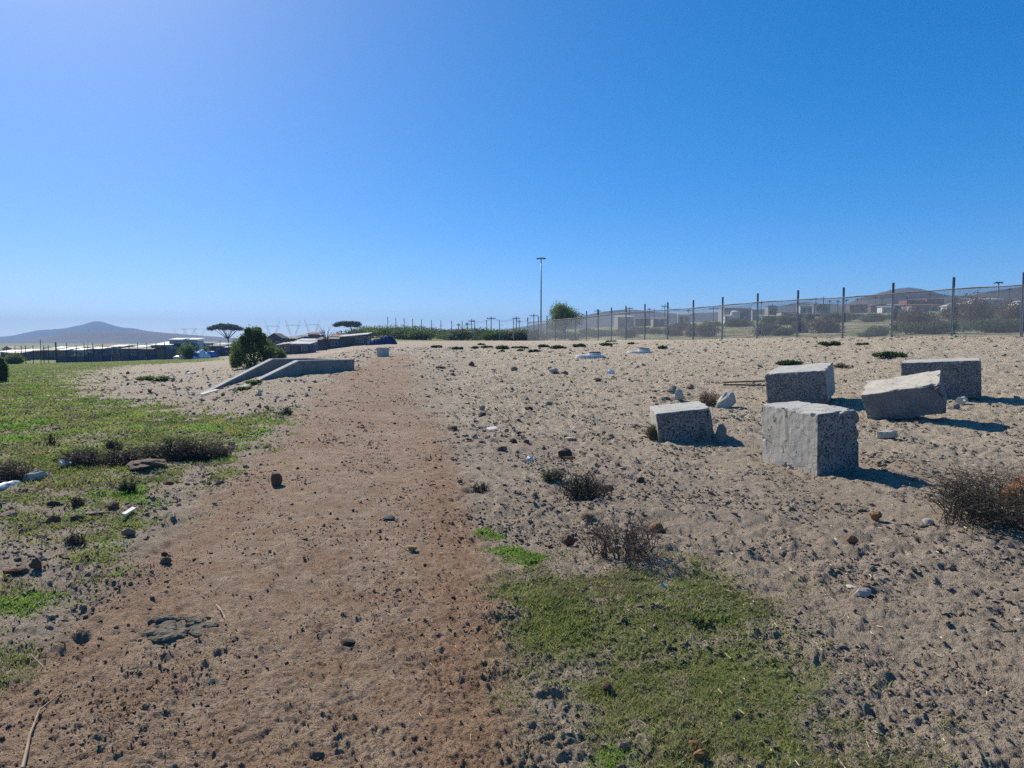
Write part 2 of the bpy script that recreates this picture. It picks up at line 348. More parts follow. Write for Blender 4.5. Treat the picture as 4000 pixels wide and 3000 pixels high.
class MB:
    """collects simple solids into one mesh"""
    def __init__(s): s.v = []; s.f = []; s.n = 0
    def add(s, V, Fc):
        V = [tuple(map(float, p)) for p in V]; s.v += V; s.f += [tuple(int(i) + s.n for i in f) for f in Fc]; s.n += len(V); return s
    def box(s, lo, hi, M=None):
        (a, b, c), (d, e, f) = lo, hi
        V = [Vector(p) for p in ((a, b, c), (d, b, c), (d, e, c), (a, e, c), (a, b, f), (d, b, f), (d, e, f), (a, e, f))]
        if M is not None: V = [M @ p for p in V]
        return s.add(V, [(0, 3, 2, 1), (4, 5, 6, 7), (0, 1, 5, 4), (1, 2, 6, 5), (2, 3, 7, 6), (3, 0, 4, 7)])
    def tube(s, pts, rad, k=6, cap=True):
        pts = [Vector(p) for p in pts]; R = rad if isinstance(rad, (list, tuple)) else [rad] * len(pts); V = []; Fc = []
        for i, p in enumerate(pts):
            t = (pts[min(i + 1, len(pts) - 1)] - pts[max(i - 1, 0)]).normalized()
            u = t.cross(Vector((0, 0, 1)) if abs(t.z) < 0.9 else Vector((1, 0, 0))).normalized(); w = t.cross(u)
            for j in range(k):
                a = 2 * math.pi * j / k; V.append(p + (u * math.cos(a) + w * math.sin(a)) * R[i])
        for i in range(len(pts) - 1):
            for j in range(k): Fc.append((i * k + j, i * k + (j + 1) % k, (i + 1) * k + (j + 1) % k, (i + 1) * k + j))
        if cap: Fc.append(tuple(range(k))[::-1]); Fc.append(tuple((len(pts) - 1) * k + j for j in range(k)))
        return s.add(V, Fc)
    def prism(s, poly, y0, y1):
        """polygon in x,z extruded along y"""
        n = len(poly); V = [(p[0], y0, p[1]) for p in poly] + [(p[0], y1, p[1]) for p in poly]
        return s.add(V, [tuple(range(n)), tuple(range(2 * n - 1, n - 1, -1))] + [(i, i + n, (i + 1) % n + n, (i + 1) % n) for i in range(n)])
    def mesh(s, name, m, smooth=False): return meshdata(name, s.v, s.f, smooth, [m] if m else [])
    def build(s, name, m, parent=None, loc=(0, 0, 0), rot=(0, 0, 0), smooth=False):
        return link(name, s.mesh(name, m, smooth), parent, loc, rot)

# ------------------------------------------------------------------ ground sheet
def build_ground():
    fine = np.linspace(-ANG, ANG, NA); rest = np.linspace(ANG, 2 * math.pi - ANG, 46)[1:-1]
    ang = np.concatenate([fine, rest]); nc = len(ang)
    r1 = [1.1]
    while r1[-1] < 125: r1.append(r1[-1] * (1 + min(KR, max(0.0024, 0.00105 * r1[-1]))))
    r1 = np.array(r1); r2 = np.exp(np.linspace(math.log(125), math.log(9000), 70))[1:]
    rad = np.concatenate([[0.35], r1, r2]); nr = len(rad)
    A, Rr = np.meshgrid(ang, rad)
    x = (np.sin(A) * Rr).ravel(); y = (np.cos(A) * Rr).ravel()
    road, grass, sand = zones(x, y)
    z = macro(x, y) + detail(x, y, road, grass, sand)
    V = np.stack([x, y, z], 1); V = np.vstack([V, [[0, 0, float(macro(np.zeros(1), np.zeros(1))[0])]]])
    i = np.arange(nr - 1)[:, None] * nc; j = np.arange(nc)[None, :]; j2 = (j + 1) % nc
    Fc = np.stack([(i + j).ravel(), (i + j2).ravel(), (i + nc + j2).ravel(), (i + nc + j).ravel()], 1)[:, ::-1]
    me = meshdata('ground', V, np.ascontiguousarray(Fc), True, [ground_material()])
    ca = me.attributes.new('zone', 'FLOAT_COLOR', 'POINT')
    c = np.ones((len(V), 4), np.float32); c[:-1, 0] = road; c[:-1, 1] = grass; c[:-1, 2] = sand; c[:-1, 3] = redness(x, y); c[-1, :3] = (1, 0, 0)
    ca.data.foreach_set('color', c.ravel())
    tag(link('ground', me), kind='structure')
build_ground()
# ------------------------------------------------------------------ hills
def hill(name, prof, dist, depth, m, label, base=-6.0, seed=1, rough=0.10):
    """a ridge given by its skyline, built as a rounded range of real width"""
    px = np.linspace(prof[0][0], prof[-1][0], 150); py = np.interp(px, [p[0] for p in prof], [p[1] for p in prof])
    k = np.array([1, 3, 5, 3, 1.]) / 13; py = np.convolve(np.pad(py, 2, mode='edge'), k, 'valid')
    X = (px - CX) / F * dist; Zr = EYE + (YH - py) / F * dist
    nd = 22; W = np.linspace(-1, 1, nd); V = []
    for j, w in enumerate(W):
        f = np.exp(-3.2 * w * w) - math.exp(-3.2)
        f = f / (1 - math.exp(-3.2))
        y = dist + w * depth + 0 * X
        n = fbm(X / (depth * 0.35), y / (depth * 0.35), seed, 4)
        z = base + (Zr - base) * f * (1 + rough * n * (1 - f) * 2.0)
        V.append(np.stack([X * (y / dist), y, z], 1))
    V = np.concatenate(V); nc = len(px); i = np.arange(nd - 1)[:, None] * nc; j = np.arange(nc - 1)[None, :]
    Fc = np.stack([(i + j).ravel(), (i + j + 1).ravel(), (i + nc + j + 1).ravel(), (i + nc + j).ravel()], 1)
    o = link(name, meshdata(name, V, Fc, True, [m])); tag(o, label, None, None, 'structure')
veld = mat('dry_hillside', (0.058, 0.066, 0.064), (0.088, 0.092, 0.082), 0.006, 1.0)
veld2 = mat('brown_hillside', (0.105, 0.085, 0.07), (0.07, 0.065, 0.05), 0.01, 1.0)
hill('hill', [(-900, 1340), (-400, 1326), (0, 1316), (50, 1312), (150, 1290), (250, 1284), (330, 1268), (365, 1257), (385, 1252), (405, 1257), (450, 1272), (485, 1280), (530, 1282), (570, 1292), (650, 1300), (750, 1314), (900, 1338)], 2000, 300, veld, 'blue pointed hill on the far left horizon', seed=3)
hill('hill', [(-900, 1345), (-300, 1338), (0, 1333), (150, 1318), (300, 1296), (420, 1291), (560, 1294), (700, 1304), (800, 1312), (1000, 1326), (1200, 1336)], 1150, 220, veld2, 'low brown ridge in front of the pointed hill', seed=5)
hill('hill', [(1700, 1310), (1900, 1296), (2050, 1275), (2150, 1258), (2260, 1238), (2330, 1222), (2400, 1213), (2440, 1210), (2490, 1212), (2560, 1220), (2650, 1226), (2760, 1222), (2900, 1216), (3010, 1205), (3070, 1190), (3110, 1183), (3150, 1182), (3200, 1186), (3290, 1190), (3400, 1195), (3600, 1200)], 800, 150, veld, 'long low olive hill behind the middle of the fence', seed=7, base=0)
hill('hill', [(3180, 1215), (3290, 1192), (3360, 1164), (3440, 1142), (3500, 1136), (3560, 1137), (3620, 1141), (3680, 1152), (3760, 1166), (3900, 1185), (4100, 1200)], 620, 120, veld2, 'domed brown hill behind the right part of the fence', seed=9, base=4)
hill('hill', [(3380, 1180), (3460, 1136), (3500, 1128), (3540, 1124), (3590, 1130), (3640, 1142), (3720, 1170)], 900, 130, veld, 'blue summit peeping over the domed hill', seed=11, base=0)
hill('hill', [(3560, 1190), (3700, 1158), (3800, 1152), (3850, 1140), (3920, 1130), (4000, 1120), (4200, 1105), (4500, 1110), (4900, 1150)], 480, 90, veld2, 'dark ridge with houses at the right edge', seed=13, base=6)

# ------------------------------------------------------------------ concrete blocks
def concrete(name, c1, c2, agg, stain=(0.2, 0.19, 0.16)):
    m = bpy.data.materials.new(name); nt, nn, ll = nodes(m)
    b = N(nt, 'ShaderNodeBsdfPrincipled', Roughness=0.92); o = N(nt, 'ShaderNodeOutputMaterial'); ll.new(b.outputs[0], o.inputs[0]); b.inputs['Specular IOR Level'].default_value = 0.15
    v = N(nt, 'ShaderNodeTexCoord').outputs['Object']
    col = mixc(nt, ramp(nt, tex_noise(nt, 3.5, 6, 0.6, v), 0.3, 0.7), c1, c2)
    col = mixc(nt, ramp(nt, tex_noise(nt, 1.6, 5, 0.6, v), 0.55, 0.75), col, stain)
    col = mixc(nt, ramp(nt, tex_noise(nt, 70, 3, 0.6, v), 0.6, 0.72), col, tuple(k * 0.72 for k in c1))
    # run-off streaks, pock marks and hairline cracks
    mp = N(nt, 'ShaderNodeMapping'); mp.inputs['Scale'].default_value = (9, 9, 1.1); ll.new(v, mp.inputs[0]); col = mixc(nt, ramp(nt, tex_noise(nt, 1.0, 4, 0.6, mp.outputs[0]), 0.55, 0.8), col, stain)
    vk = N(nt, 'ShaderNodeTexVoronoi', Scale=1.7, feature='DISTANCE_TO_EDGE'); wv0 = N(nt, 'ShaderNodeTexNoise', Scale=5.0); ll.new(v, wv0.inputs['Vector']); mx0 = N(nt, 'ShaderNodeVectorMath', operation='MULTIPLY_ADD'); ll.new(wv0.outputs['Color'], mx0.inputs[0]); mx0.inputs[1].default_value = (0.35, 0.35, 0.35); ll.new(v, mx0.inputs[2]); ll.new(mx0.outputs[0], vk.inputs['Vector'])
    col = mixc(nt, ramp(nt, vk.outputs['Distance'], 0.010, 0.002), col, tuple(k * 0.45 for k in stain))
    col = mixc(nt, ramp(nt, tex_noise(nt, 16, 2, 0.5, v), 0.70, 0.74), col, tuple(k * 0.4 for k in stain))
    h = tex_noise(nt, 45, 6, 0.65, v); bp = N(nt, 'ShaderNodeBump', Strength=0.45, Distance=0.012)
    if agg:
        ds = N(nt, 'ShaderNodeVectorMath', operation='ADD'); ll.new(v, ds.inputs[0])
        wv = N(nt, 'ShaderNodeTexNoise', Scale=20.0); ll.new(v, wv.inputs['Vector']); sc = N(nt, 'ShaderNodeVectorMath', operation='SCALE'); sc.inputs['Scale'].default_value = 0.05
        ll.new(wv.outputs['Color'], sc.inputs[0]); ll.new(sc.outputs[0], ds.inputs[1])
        vo = N(nt, 'ShaderNodeTexVoronoi', Scale=37.0); ll.new(ds.outputs[0], vo.inputs['Vector'])
        stone = ramp(nt, vo.outputs['Distance'], 0.58, 0.42)
        vc = N(nt, 'ShaderNodeSeparateColor'); ll.new(vo.outputs['Color'], vc.inputs[0])
        dark = mixc(nt, ramp(nt, vc.outputs[0], 0.1, 0.9), (0.045, 0.045, 0.050), (0.15, 0.147, 0.145))
        keep = N(nt, 'ShaderNodeMath', operation='MULTIPLY'); ll.new(stone, keep.inputs[0]); ll.new(ramp(nt, vc.outputs[1], 0.12, 0.28), keep.inputs[1])
        patch = N(nt, 'ShaderNodeMath', operation='MULTIPLY'); ll.new(keep.outputs[0], patch.inputs[0]); ll.new(ramp(nt, tex_noise(nt, 2.5, 4, 0.6, v), 0.28, 0.45), patch.inputs[1])
        col = mixc(nt, patch.outputs[0], col, dark)
        hh = N(nt, 'ShaderNodeMath', operation='SUBTRACT'); ll.new(h, hh.inputs[0]); ll.new(patch.outputs[0], hh.inputs[1]); h = hh.outputs[0]
        bp.inputs['Distance'].default_value = 0.02
    ll.new(col, b.inputs['Base Color'])
    ll.new(h, bp.inputs['Height']); ll.new(bp.outputs[0], b.inputs['Normal'])
    return m
CON_S = concrete('smooth_concrete', (0.439, 0.415, 0.360), (0.354, 0.336, 0.287), False)
CON_T = concrete('weathered_concrete_top', (0.451, 0.433, 0.384), (0.366, 0.351, 0.311), False, (0.281, 0.262, 0.220))
CON_A = concrete('exposed_aggregate', (0.299, 0.281, 0.256), (0.232, 0.220, 0.201), True, (0.189, 0.177, 0.159))
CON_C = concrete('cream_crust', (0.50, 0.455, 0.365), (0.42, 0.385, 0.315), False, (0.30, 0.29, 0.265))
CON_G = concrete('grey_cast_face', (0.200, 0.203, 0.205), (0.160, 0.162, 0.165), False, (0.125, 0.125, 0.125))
def noise3(p, s, seed): return (noise(p[:, 0] * s + p[:, 2] * s * 0.7, p[:, 1] * s + 3.1, seed) + noise(p[:, 1] * s + 7.7, p[:, 2] * s - p[:, 0] * s * 0.5, seed + 5)) * 0.6
def rough_box(L, W, H, seed, chip=0.05, n=34, warp=0.013, taper=0.0, shear=0.0):
    """a cast block with worn, chipped arrises; faces sorted by side: 0 sides x, 1 sides y, 2 top, 3 bottom"""
    V = []; Fc = []; fm = []; idx = {}
    t = np.linspace(-1, 1, n + 1); t = np.sign(t) * (1 - (1 - np.abs(t)) ** 1.35)
    def vid(p):
        k = tuple(np.round(p, 5))
        if k not in idx: idx[k] = len(V); V.append(p)
        return idx[k]
    for ax in range(3):
        for sg_ in (-1, 1):
            for i in range(n):
                for j in range(n):
                    q = []
                    for (a, b) in ((i, j), (i + 1, j), (i + 1, j + 1), (i, j + 1)):
                        p = [0, 0, 0]; p[ax] = sg_; p[(ax + 1) % 3] = t[a]; p[(ax + 2) % 3] = t[b]; q.append(vid(np.array(p, float)))
                    Fc.append(q if sg_ > 0 else q[::-1]); fm.append(ax if ax < 2 else (2 if sg_ > 0 else 3))
    P = np.array(V); half = np.array([L, W, H]) / 2; Q = P * half
    e = half[None, :] - np.abs(Q)                                    # distance to each pair of faces
    es = np.sort(e, 1); edge = es[:, 1]                              # distance to the nearest arris
    c = np.clip(noise3(Q, 3.2, seed) * 0.9 + noise3(Q, 9, seed + 2) * 0.6 + noise3(Q, 22, seed + 3) * 0.35 - 0.10, 0, 1) * chip * 1.3 + 0.010 + 0.012 * np.abs(noise3(Q, 12, seed + 4))
    pull = np.clip(c - edge, 0, None)
    Q = Q - np.sign(P) * np.where(e < c[:, None], pull[:, None] * 0.8, 0)
    Q += np.stack([noise3(Q, 2.5, seed + k) for k in (20, 30, 40)], 1) * warp + np.stack([noise3(Q, 14, seed + k) for k in (50, 60, 70)], 1) * warp * 0.35
    Q[:, 2] += H / 2
    Q[:, 0] += Q[:, 2] * shear; Q[:, :2] *= (1 - taper * Q[:, 2:3] / H)
    return Q, np.array(Fc), np.array(fm)
def block(p, seed, label, mats, chip=0.05, sink=0.06, **kw):
    x, y, z, yaw, a, b, L, W, H = p
    Q, Fc, fm = rough_box(L, W, H + sink, seed, chip, **kw)
    me = meshdata('concrete_block', Q, Fc, False, list(mats), fm)
    Rm = Matrix.Rotation(yaw, 4, 'Z') @ Matrix.Rotation(a, 4, 'X') @ Matrix.Rotation(b, 4, 'Y')
    o = link('concrete_block', me); o.matrix_world = Matrix.Translation(Vector((x, y, z)) - Rm.to_3x3() @ Vector((0, 0, sink))) @ Rm
    return tag(o, label, 'concrete block', 'concrete blocks dumped on the sand')
block((3.845, 9.13, 0.0, 0.27, 0.026, -0.07, 0.61, 1.14, 0.75), 3, 'nearest concrete block with a smooth sunlit left side', (CON_S, CON_A, CON_T, CON_S), 0.11)
block((2.778, 11.525, 0.0, -0.095, 0.013, -0.12, 0.849, 1.1, 0.526), 7, 'smallest concrete block, tilted, pebbly face, left of the others', (CON_S, CON_A, CON_T, CON_S), 0.09)
block((7.244, 17.644, 0.217, -0.488, 0.049, -0.097, 1.346, 2.352, 0.704), 11, 'concrete block with sloping pale top standing behind the nearest block', (CON_S, CON_A, CON_T, CON_S), 0.12)
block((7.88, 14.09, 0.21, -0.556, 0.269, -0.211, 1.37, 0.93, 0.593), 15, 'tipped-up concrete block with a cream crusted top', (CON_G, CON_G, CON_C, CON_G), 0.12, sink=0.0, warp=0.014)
block((11.023, 18.19, 0.249, -0.562, 0.058, -0.054, 1.718, 0.988, 0.855), 19, 'rearmost right concrete block, wide and upright with pebbly face', (CON_A, CON_A, CON_T, CON_S), 0.11)

# ------------------------------------------------------------------ stones
def ico(sub):
    import bmesh
    bm = bmesh.new(); bmesh.ops.create_icosphere(bm, subdivisions=sub, radius=1.0); bm.verts.ensure_lookup_table()
    V = np.array([v.co[:] for v in bm.verts]); Fc = np.array([[v.index for v in f.verts] for f in bm.faces]); bm.free(); return V, Fc
ICO = {k: ico(k) for k in (1, 2, 3)}
def rock_mesh(name, m, seed, sub=2, cuts=9, rough=0.16, smooth=False):
    r = np.random.default_rng(seed); V, Fc = ICO[sub]; V = V.copy()
    for k in range(cuts):                                            # broken faces
        n = r.normal(size=3); n /= np.linalg.norm(n); d = r.uniform(0.38, 0.8); s = V @ n
        V = V - np.clip(s - d, 0, None)[:, None] * n
    V *= (1 + rough * noise3(V, 1.6, seed) + rough * 0.5 * noise3(V, 4.0, seed + 1))[:, None]
    V /= np.abs(V).max(0); return meshdata(name, V, Fc, smooth, [m])
STONE = {
 'redbrown': mat('redbrown_stone', (0.20, 0.095, 0.055), (0.13, 0.065, 0.042), 9, 0.9, 0.5, 30),
 'orange': mat('orange_stone', (0.40, 0.20, 0.085), (0.28, 0.125, 0.055), 9, 0.9, 0.6, 30),
 'pink': mat('pinkish_stone', (0.36, 0.235, 0.175), (0.27, 0.165, 0.12), 9, 0.9, 0.5, 30),
 'tan': mat('tan_stone', (0.46, 0.30, 0.14), (0.38, 0.24, 0.11), 9, 0.9, 0.6, 40),
 'slate': mat('slate_stone', (0.15, 0.15, 0.135), (0.21, 0.205, 0.185), 6, 0.8, 0.4, 20),
 'grey': mat('grey_stone', (0.23, 0.225, 0.21), (0.16, 0.155, 0.15), 6, 0.85, 0.4, 20),
 'pale': mat('pale_rubble', (0.50, 0.455, 0.38), (0.38, 0.35, 0.295), 5, 0.9, 0.5, 20),
 'cream': mat('cream_rubble', (0.64, 0.58, 0.45), (0.50, 0.45, 0.35), 5, 0.9, 0.4, 20),
 'dark': mat('dark_clod', (0.055, 0.045, 0.038), (0.09, 0.07, 0.055), 8, 0.95, 0.6, 30),
 'brown': mat('brown_clod', (0.13, 0.085, 0.058), (0.19, 0.13, 0.09), 8, 0.95, 0.6, 30),
 'olive': mat('olive_stone', (0.14, 0.14, 0.085), (0.2, 0.19, 0.13), 8, 0.9, 0.4, 30),
}
_rm = {}
def rock_for(kind, v, sub=2, **kw):
    k = (kind, v, sub)
    if k not in _rm: _rm[k] = rock_mesh('stone', STONE[kind], 100 + v * 13 + hash(kind) % 1 + sub, sub, **kw)
    return _rm[k]
def stone(px, py, w, h, kind, label, cat='stone', name='stone', deep=None, yaw=None, v=None, tilt=0.0, group=None, sub=2, lift=0.0, **kw):
    """a stone whose foot is seen at px, py and that shows w by h pixels"""
    x, y = G(px, py); L = w / F * y; H = h / F * y * (1.0 if deep is None else 1.0); D = deep if deep else L * 0.8
    y2 = y + D * 0.35; x2 = x * y2 / y; z = gz(x2, y2)
    if v is None: v = int(px + 3 * py) % 5
    o = link(name, rock_for(kind, v, sub, **kw), None, (x2, y2, z + H * 0.38 + lift), (tilt * 0.3, tilt, (px * 0.37 % 0.8 - 0.4) if yaw is None else yaw), (L / 2, D / 2, H * 0.62))
    return tag(o, label, cat, group)
S = stone
S(1075, 1898, 64, 52, 'redbrown', 'reddish brown rock lying alone on the left half of the dirt track', 'rock', 'rock', tilt=-0.35, sub=3)
S(1520, 2030, 64, 20, 'slate', 'flat grey-green stone in the middle of the dirt track')
S(1602, 2153, 58, 20, 'tan', 'flat tan crumbly stone beside the right wheel track', deep=0.10)
S(1355, 2517, 72, 20, 'dark', 'dark oblong clod lying crosswise low on the track', 'clod', 'clod', deep=0.07, yaw=0.15)
S(2832, 1592, 104, 66, 'pale', 'large broken pale concrete lump behind the smallest block', 'rubble', 'concrete_lump', tilt=-0.5, sub=3)
S(2648, 1565, 52, 42, 'pale', 'pale angular rock just behind the smallest block', 'rock', 'rock', tilt=-0.3)
S(2622, 1536, 48, 20, 'grey', 'flat grey stone behind the pale angular rock'); S(2630, 1522, 26, 16, 'slate', 'small dark round stone on top of the flat grey stone', lift=0.03)
S(2598, 1561, 40, 14, 'olive', 'flat olive stone left of the pale angular rock')
S(2690, 1516, 40, 18, 'pink', 'pinkish wedge of brick near the iron rods', 'brick', 'brick_piece')
S(2818, 1733, 46, 74, 'grey', 'upright rounded concrete stub against the smallest block', 'rubble', 'concrete_stub', deep=0.16, yaw=0.0, sub=3, cuts=2, rough=0.06, smooth=True)
S(3466, 1714, 82, 40, 'pale', 'whitish rock in front of the tipped-up block', 'rock', 'rock', sub=3)
S(3755, 1575, 58, 34, 'cream', 'cream coloured rock below the rearmost block', 'rock', 'rock', tilt=-0.2, sub=3); S(3738, 1602, 36, 24, 'grey', 'small grey stone below the cream coloured rock')
S(3363, 2330, 84, 34, 'pale', 'pale flat slab of rubble on bare soil at lower right', 'rubble', 'rubble_slab', deep=0.09, yaw=0.05)
S(3318, 2294, 62, 9, 'cream', 'thin pale chip leaning behind the flat slab', 'rubble', 'rubble_chip'); S(3388, 2296, 26, 12, 'orange', 'orange crumb beside the flat pale slab')
S(3420, 2024, 62, 44, 'orange', 'orange rock between the nearest block and the right-hand bush', 'rock', 'rock'); S(3325, 2110, 55, 32, 'orange', 'orange rock below the nearest block', 'rock', 'rock')
S(2566, 2073, 60, 42, 'orange', 'orange-brown round rock right of the dead twiggy shrub', 'rock', 'rock', sub=3, cuts=3); S(2226, 2132, 50, 48, 'redbrown', 'red-brown rock left of the dead twiggy shrub', 'rock', 'rock', tilt=-0.4)
S(2147, 2140, 32, 14, 'orange', 'small orange stone left of the red-brown rock'); S(3622, 2053, 46, 24, 'pale', 'pale pebble at the foot of the right-hand bush')
S(3908, 2112, 22, 16, 'orange', 'orange crumb under the right-hand bush')
S(2375, 2695, 54, 32, 'redbrown', 'brown stone in the middle of the near grass'); S(2150, 2690, 30, 12, 'pink', 'small pinkish stone at the left rim of the near grass')
S(2428, 2910, 60, 34, 'pink', 'flat pinkish stone at the lower edge of the grass'); S(2738, 2950, 60, 56, 'orange', 'pitted orange-brown lump at the bottom of the grass', 'rock', 'rock', sub=3); S(2706, 2900, 44, 28, 'orange', 'smaller orange lump above the pitted one')
S(2422, 2990, 30, 28, 'pink', 'small pink stone at the bottom edge'); S(2465, 2998, 56, 22, 'pink', 'pink stone cut by the bottom edge')
S(2255, 2790, 26, 16, 'brown', 'small brown clod in the lower left of the near grass', 'clod', 'clod')
S(145, 1876, 92, 50, 'pale', 'long whitish boulder beside the leftmost brown bush', 'boulder', 'boulder', sub=3, cuts=5, yaw=0.2)
S(210, 1974, 52, 26, 'dark', 'dark pointed rock on the left verge', 'rock', 'rock'); S(44, 2022, 84, 30, 'pink', 'flat pinkish slab at the left edge', 'rock', 'rock_slab')
S(203, 2055, 62, 36, 'redbrown', 'blunt red-brown rock on the left verge below the slab', 'rock', 'rock'); S(378, 2028, 78, 20, 'pink', 'long broken brick lying in the verge grass', 'brick', 'brick_piece', yaw=0.35)
S(446, 1988, 66, 28, 'brown', 'jagged brown rock above the long broken brick', 'rock', 'rock'); S(304, 2046, 52, 22, 'brown', 'low brown rock between two red rocks', 'rock', 'rock')
S(504, 2106, 54, 34, 'pink', 'brown rock with a flat pinkish top at the track edge', 'rock', 'rock'); S(642, 2212, 52, 28, 'brown', 'squat dark rock at the left track edge', 'rock', 'rock'); S(643, 2178, 26, 22, 'dark', 'small pointed dark stone behind the squat rock')
S(64, 2256, 92, 28, 'redbrown', 'low red rock half buried at the left edge', 'rock', 'rock'); S(147, 2246, 58, 48, 'redbrown', 'rounded dark red rock beside the half buried one', 'rock', 'rock')
S(905, 1743, 34, 14, 'pink', 'flat pinkish stone at the right end of the bush row'); S(655, 1892, 50, 14, 'redbrown', 'flat reddish stone below the bush row')
S(575, 1845, 150, 34, 'brown', 'dark mound of bare earth in the bush row', 'mound', 'earth_mound', deep=0.6, sub=3, cuts=2, rough=0.4)
S(2208, 1785, 58, 40, 'dark', 'charred black lump near the middle of the sand', 'lump', 'charred_lump', sub=3); S(2505, 1893, 40, 26, 'dark', 'black clod right of the cream chip', 'clod', 'clod'); S(2464, 1874, 20, 22, 'cream', 'pointed cream chip standing in the sand', 'chip', 'stone_chip', deep=0.03)
S(2372, 1912, 48, 24, 'brown', 'brown rock behind the dark bristly shrub', 'rock', 'rock'); S(2290, 2032, 62, 26, 'brown', 'brown clod below the dark bristly shrub', 'clod', 'clod')
S(2162, 1460, 46, 22, 'pale', 'pale squared rubble piece left of the plastic bottle', 'rubble', 'rubble_piece'); S(2206, 1462, 30, 20, 'slate', 'blue-grey stone beside the pale squared rubble'); S(2116, 1473, 18, 11, 'slate', 'small blue-grey stone left of the pale squared rubble')
S(2006, 1450, 34, 16, 'slate', 'dark flat stone far out on the sand'); S(1842, 1431, 28, 22, 'redbrown', 'brown rounded rock far up beside the track', 'rock', 'rock'); S(1768, 1463, 22, 10, 'slate', 'small grey stone at the far right track edge')
S(2336, 1493, 44, 11, 'dark', 'short black plank lying on the sand', 'plank', 'charred_plank'); S(2142, 1583, 32, 18, 'slate', 'blue-grey stone in the middle of the sand'); S(2066, 1602, 36, 13, 'redbrown', 'reddish flat stone left of the blue-grey one')
S(1884, 1600, 26, 16, 'grey', 'grey stone right of the track'); S(1880, 1621, 40, 14, 'dark', 'dark flat stone below the grey one right of the track')
S(1761, 1674, 54, 15, 'redbrown', 'whole brick lying at the right track edge', 'brick', 'brick'); S(1873, 1673, 32, 15, 'pale', 'pale greenish lump right of the brick'); S(1979, 1685, 22, 16, 'slate', 'small slate stone between the card and the pale slab'); S(2016, 1688, 36, 17, 'pale', 'pale topped rubble slab right of the brick', 'rubble', 'rubble_piece'); S(2027, 1700, 24, 13, 'redbrown', 'small red stone under the pale topped slab')
S(2118, 1699, 34, 11, 'slate', 'dark flat tile lying on the sand', 'tile', 'tile_piece'); S(2232, 1715, 48, 10, 'cream', 'cream coloured flat scrap on the sand', 'rubble', 'rubble_chip')
S(2006, 1728, 38, 19, 'dark', 'dark brown clod below the rubble slab', 'clod', 'clod'); S(2058, 1732, 30, 15, 'redbrown', 'dark red stone right of the dark clod'); S(1855, 1710, 26, 17, 'slate', 'grey stone with a white top below the brick'); S(1828, 1724, 18, 12, 'redbrown', 'small brown stone left of the white-topped one'); S(1965, 1763, 48, 17, 'redbrown', 'reddish stone beside a grey one below the rubble'); S(1878, 1731, 26, 10, 'brown', 'flat brown stone near the right track edge')
S(1015, 1590, 26, 18, 'orange', 'orange-topped rock in the rubble below the ramp'); S(900, 1640, 30, 14, 'pale', 'white stone in grass left of the track head')
S(1010, 1546, 26, 18, 'cream', 'white stone at the mouth of the concrete ramp', 'rock', 'rock'); S(918, 1528, 26, 18, 'cream', 'pale lump leaning on the left ramp wall', 'rock', 'rock')
S(1722, 1440, 44, 8, 'dark', 'dark plank piece beside the far end of the ramp', 'plank', 'plank_piece')
o = S(4000, 1992, 150, 150, 'orange', 'big rough orange boulder behind the right-hand bush', 'boulder', 'boulder', deep=0.5, sub=3, cuts=4, rough=0.22)

WORD = {'dark': 'blackish', 'brown': 'brown', 'redbrown': 'reddish', 'slate': 'slate grey', 'grey': 'light grey', 'pale': 'whitish', 'cream': 'creamy', 'orange': 'orange', 'pink': 'pinkish'}
# small loose stones, one object each; those that look alike share a label
def scatter_stones(n, poly, kinds, wpx, label, group, cat, name, seed, flat=0.5):
    r = np.random.default_rng(seed); lo = np.min(poly, 0); hi = np.max(poly, 0); k = 0; P = np.array(poly, float)
    while k < n:
        px, py = r.uniform(lo[0], hi[0]), r.uniform(lo[1], hi[1])
        if sdist(P, np.array([px]), np.array([py]))[0] < 0: continue
        w = 0.68 * wpx[0] * (wpx[1] / wpx[0]) ** (r.random() ** 1.8); kd = kinds[int(r.integers(len(kinds)))]
        S(px, py, w, w * r.uniform(0.5, 0.95) * flat * 1.3, kd, label.replace('small ', 'small ' + WORD[kd] + ' ', 1) + ' at ' + ('far', 'mid', 'near')[min(2, int(3 * (py - lo[1]) / (hi[1] - lo[1])))] + ' ' + ('left', 'centre', 'right')[min(2, int(3 * (px - lo[0]) / (hi[0] - lo[0])))], cat, name, v=int(r.integers(5)), yaw=r.uniform(-1.5, 1.5), group=group, sub=1); k += 1
scatter_stones(85, [(350, 2950), (900, 2250), (1150, 1750), (1560, 1700), (1800, 2300), (1950, 2980)], ['dark', 'dark', 'brown'], (14, 36), 'small clod lying on the dirt track', 'loose clods on the dirt track', 'clod', 'clod', 5, 0.6)
scatter_stones(70, [(1680, 1500), (2000, 1440), (2600, 1450), (2560, 1640), (2300, 1750), (1850, 1850), (1760, 1700)], ['slate', 'grey', 'brown', 'redbrown', 'dark', 'pale'], (12, 30), 'small stone on the pale sand right of the track', 'small stones scattered on the pale sand', 'stone', 'stone', 6)
scatter_stones(70, [(380, 1470), (800, 1440), (1000, 1560), (1160, 1530), (1250, 1500), (1160, 1620), (1000, 1640), (700, 1560), (450, 1550)], ['dark', 'grey', 'slate', 'brown', 'pale', 'redbrown'], (12, 34), 'small piece of rubble strewn in front of the concrete ramp', 'rubble strewn in front of the concrete ramp', 'rubble', 'rubble_piece', 7, 0.7)
scatter_stones(40, [(2650, 1900), (3150, 1950), (3600, 2150), (4000, 2250), (4000, 2900), (3400, 2900), (3000, 2450), (2700, 2150)], ['dark', 'brown', 'redbrown', 'orange'], (14, 34), 'small clod on the trampled soil below the blocks', 'small clods on the trampled soil below the blocks', 'clod', 'clod', 8, 0.6)
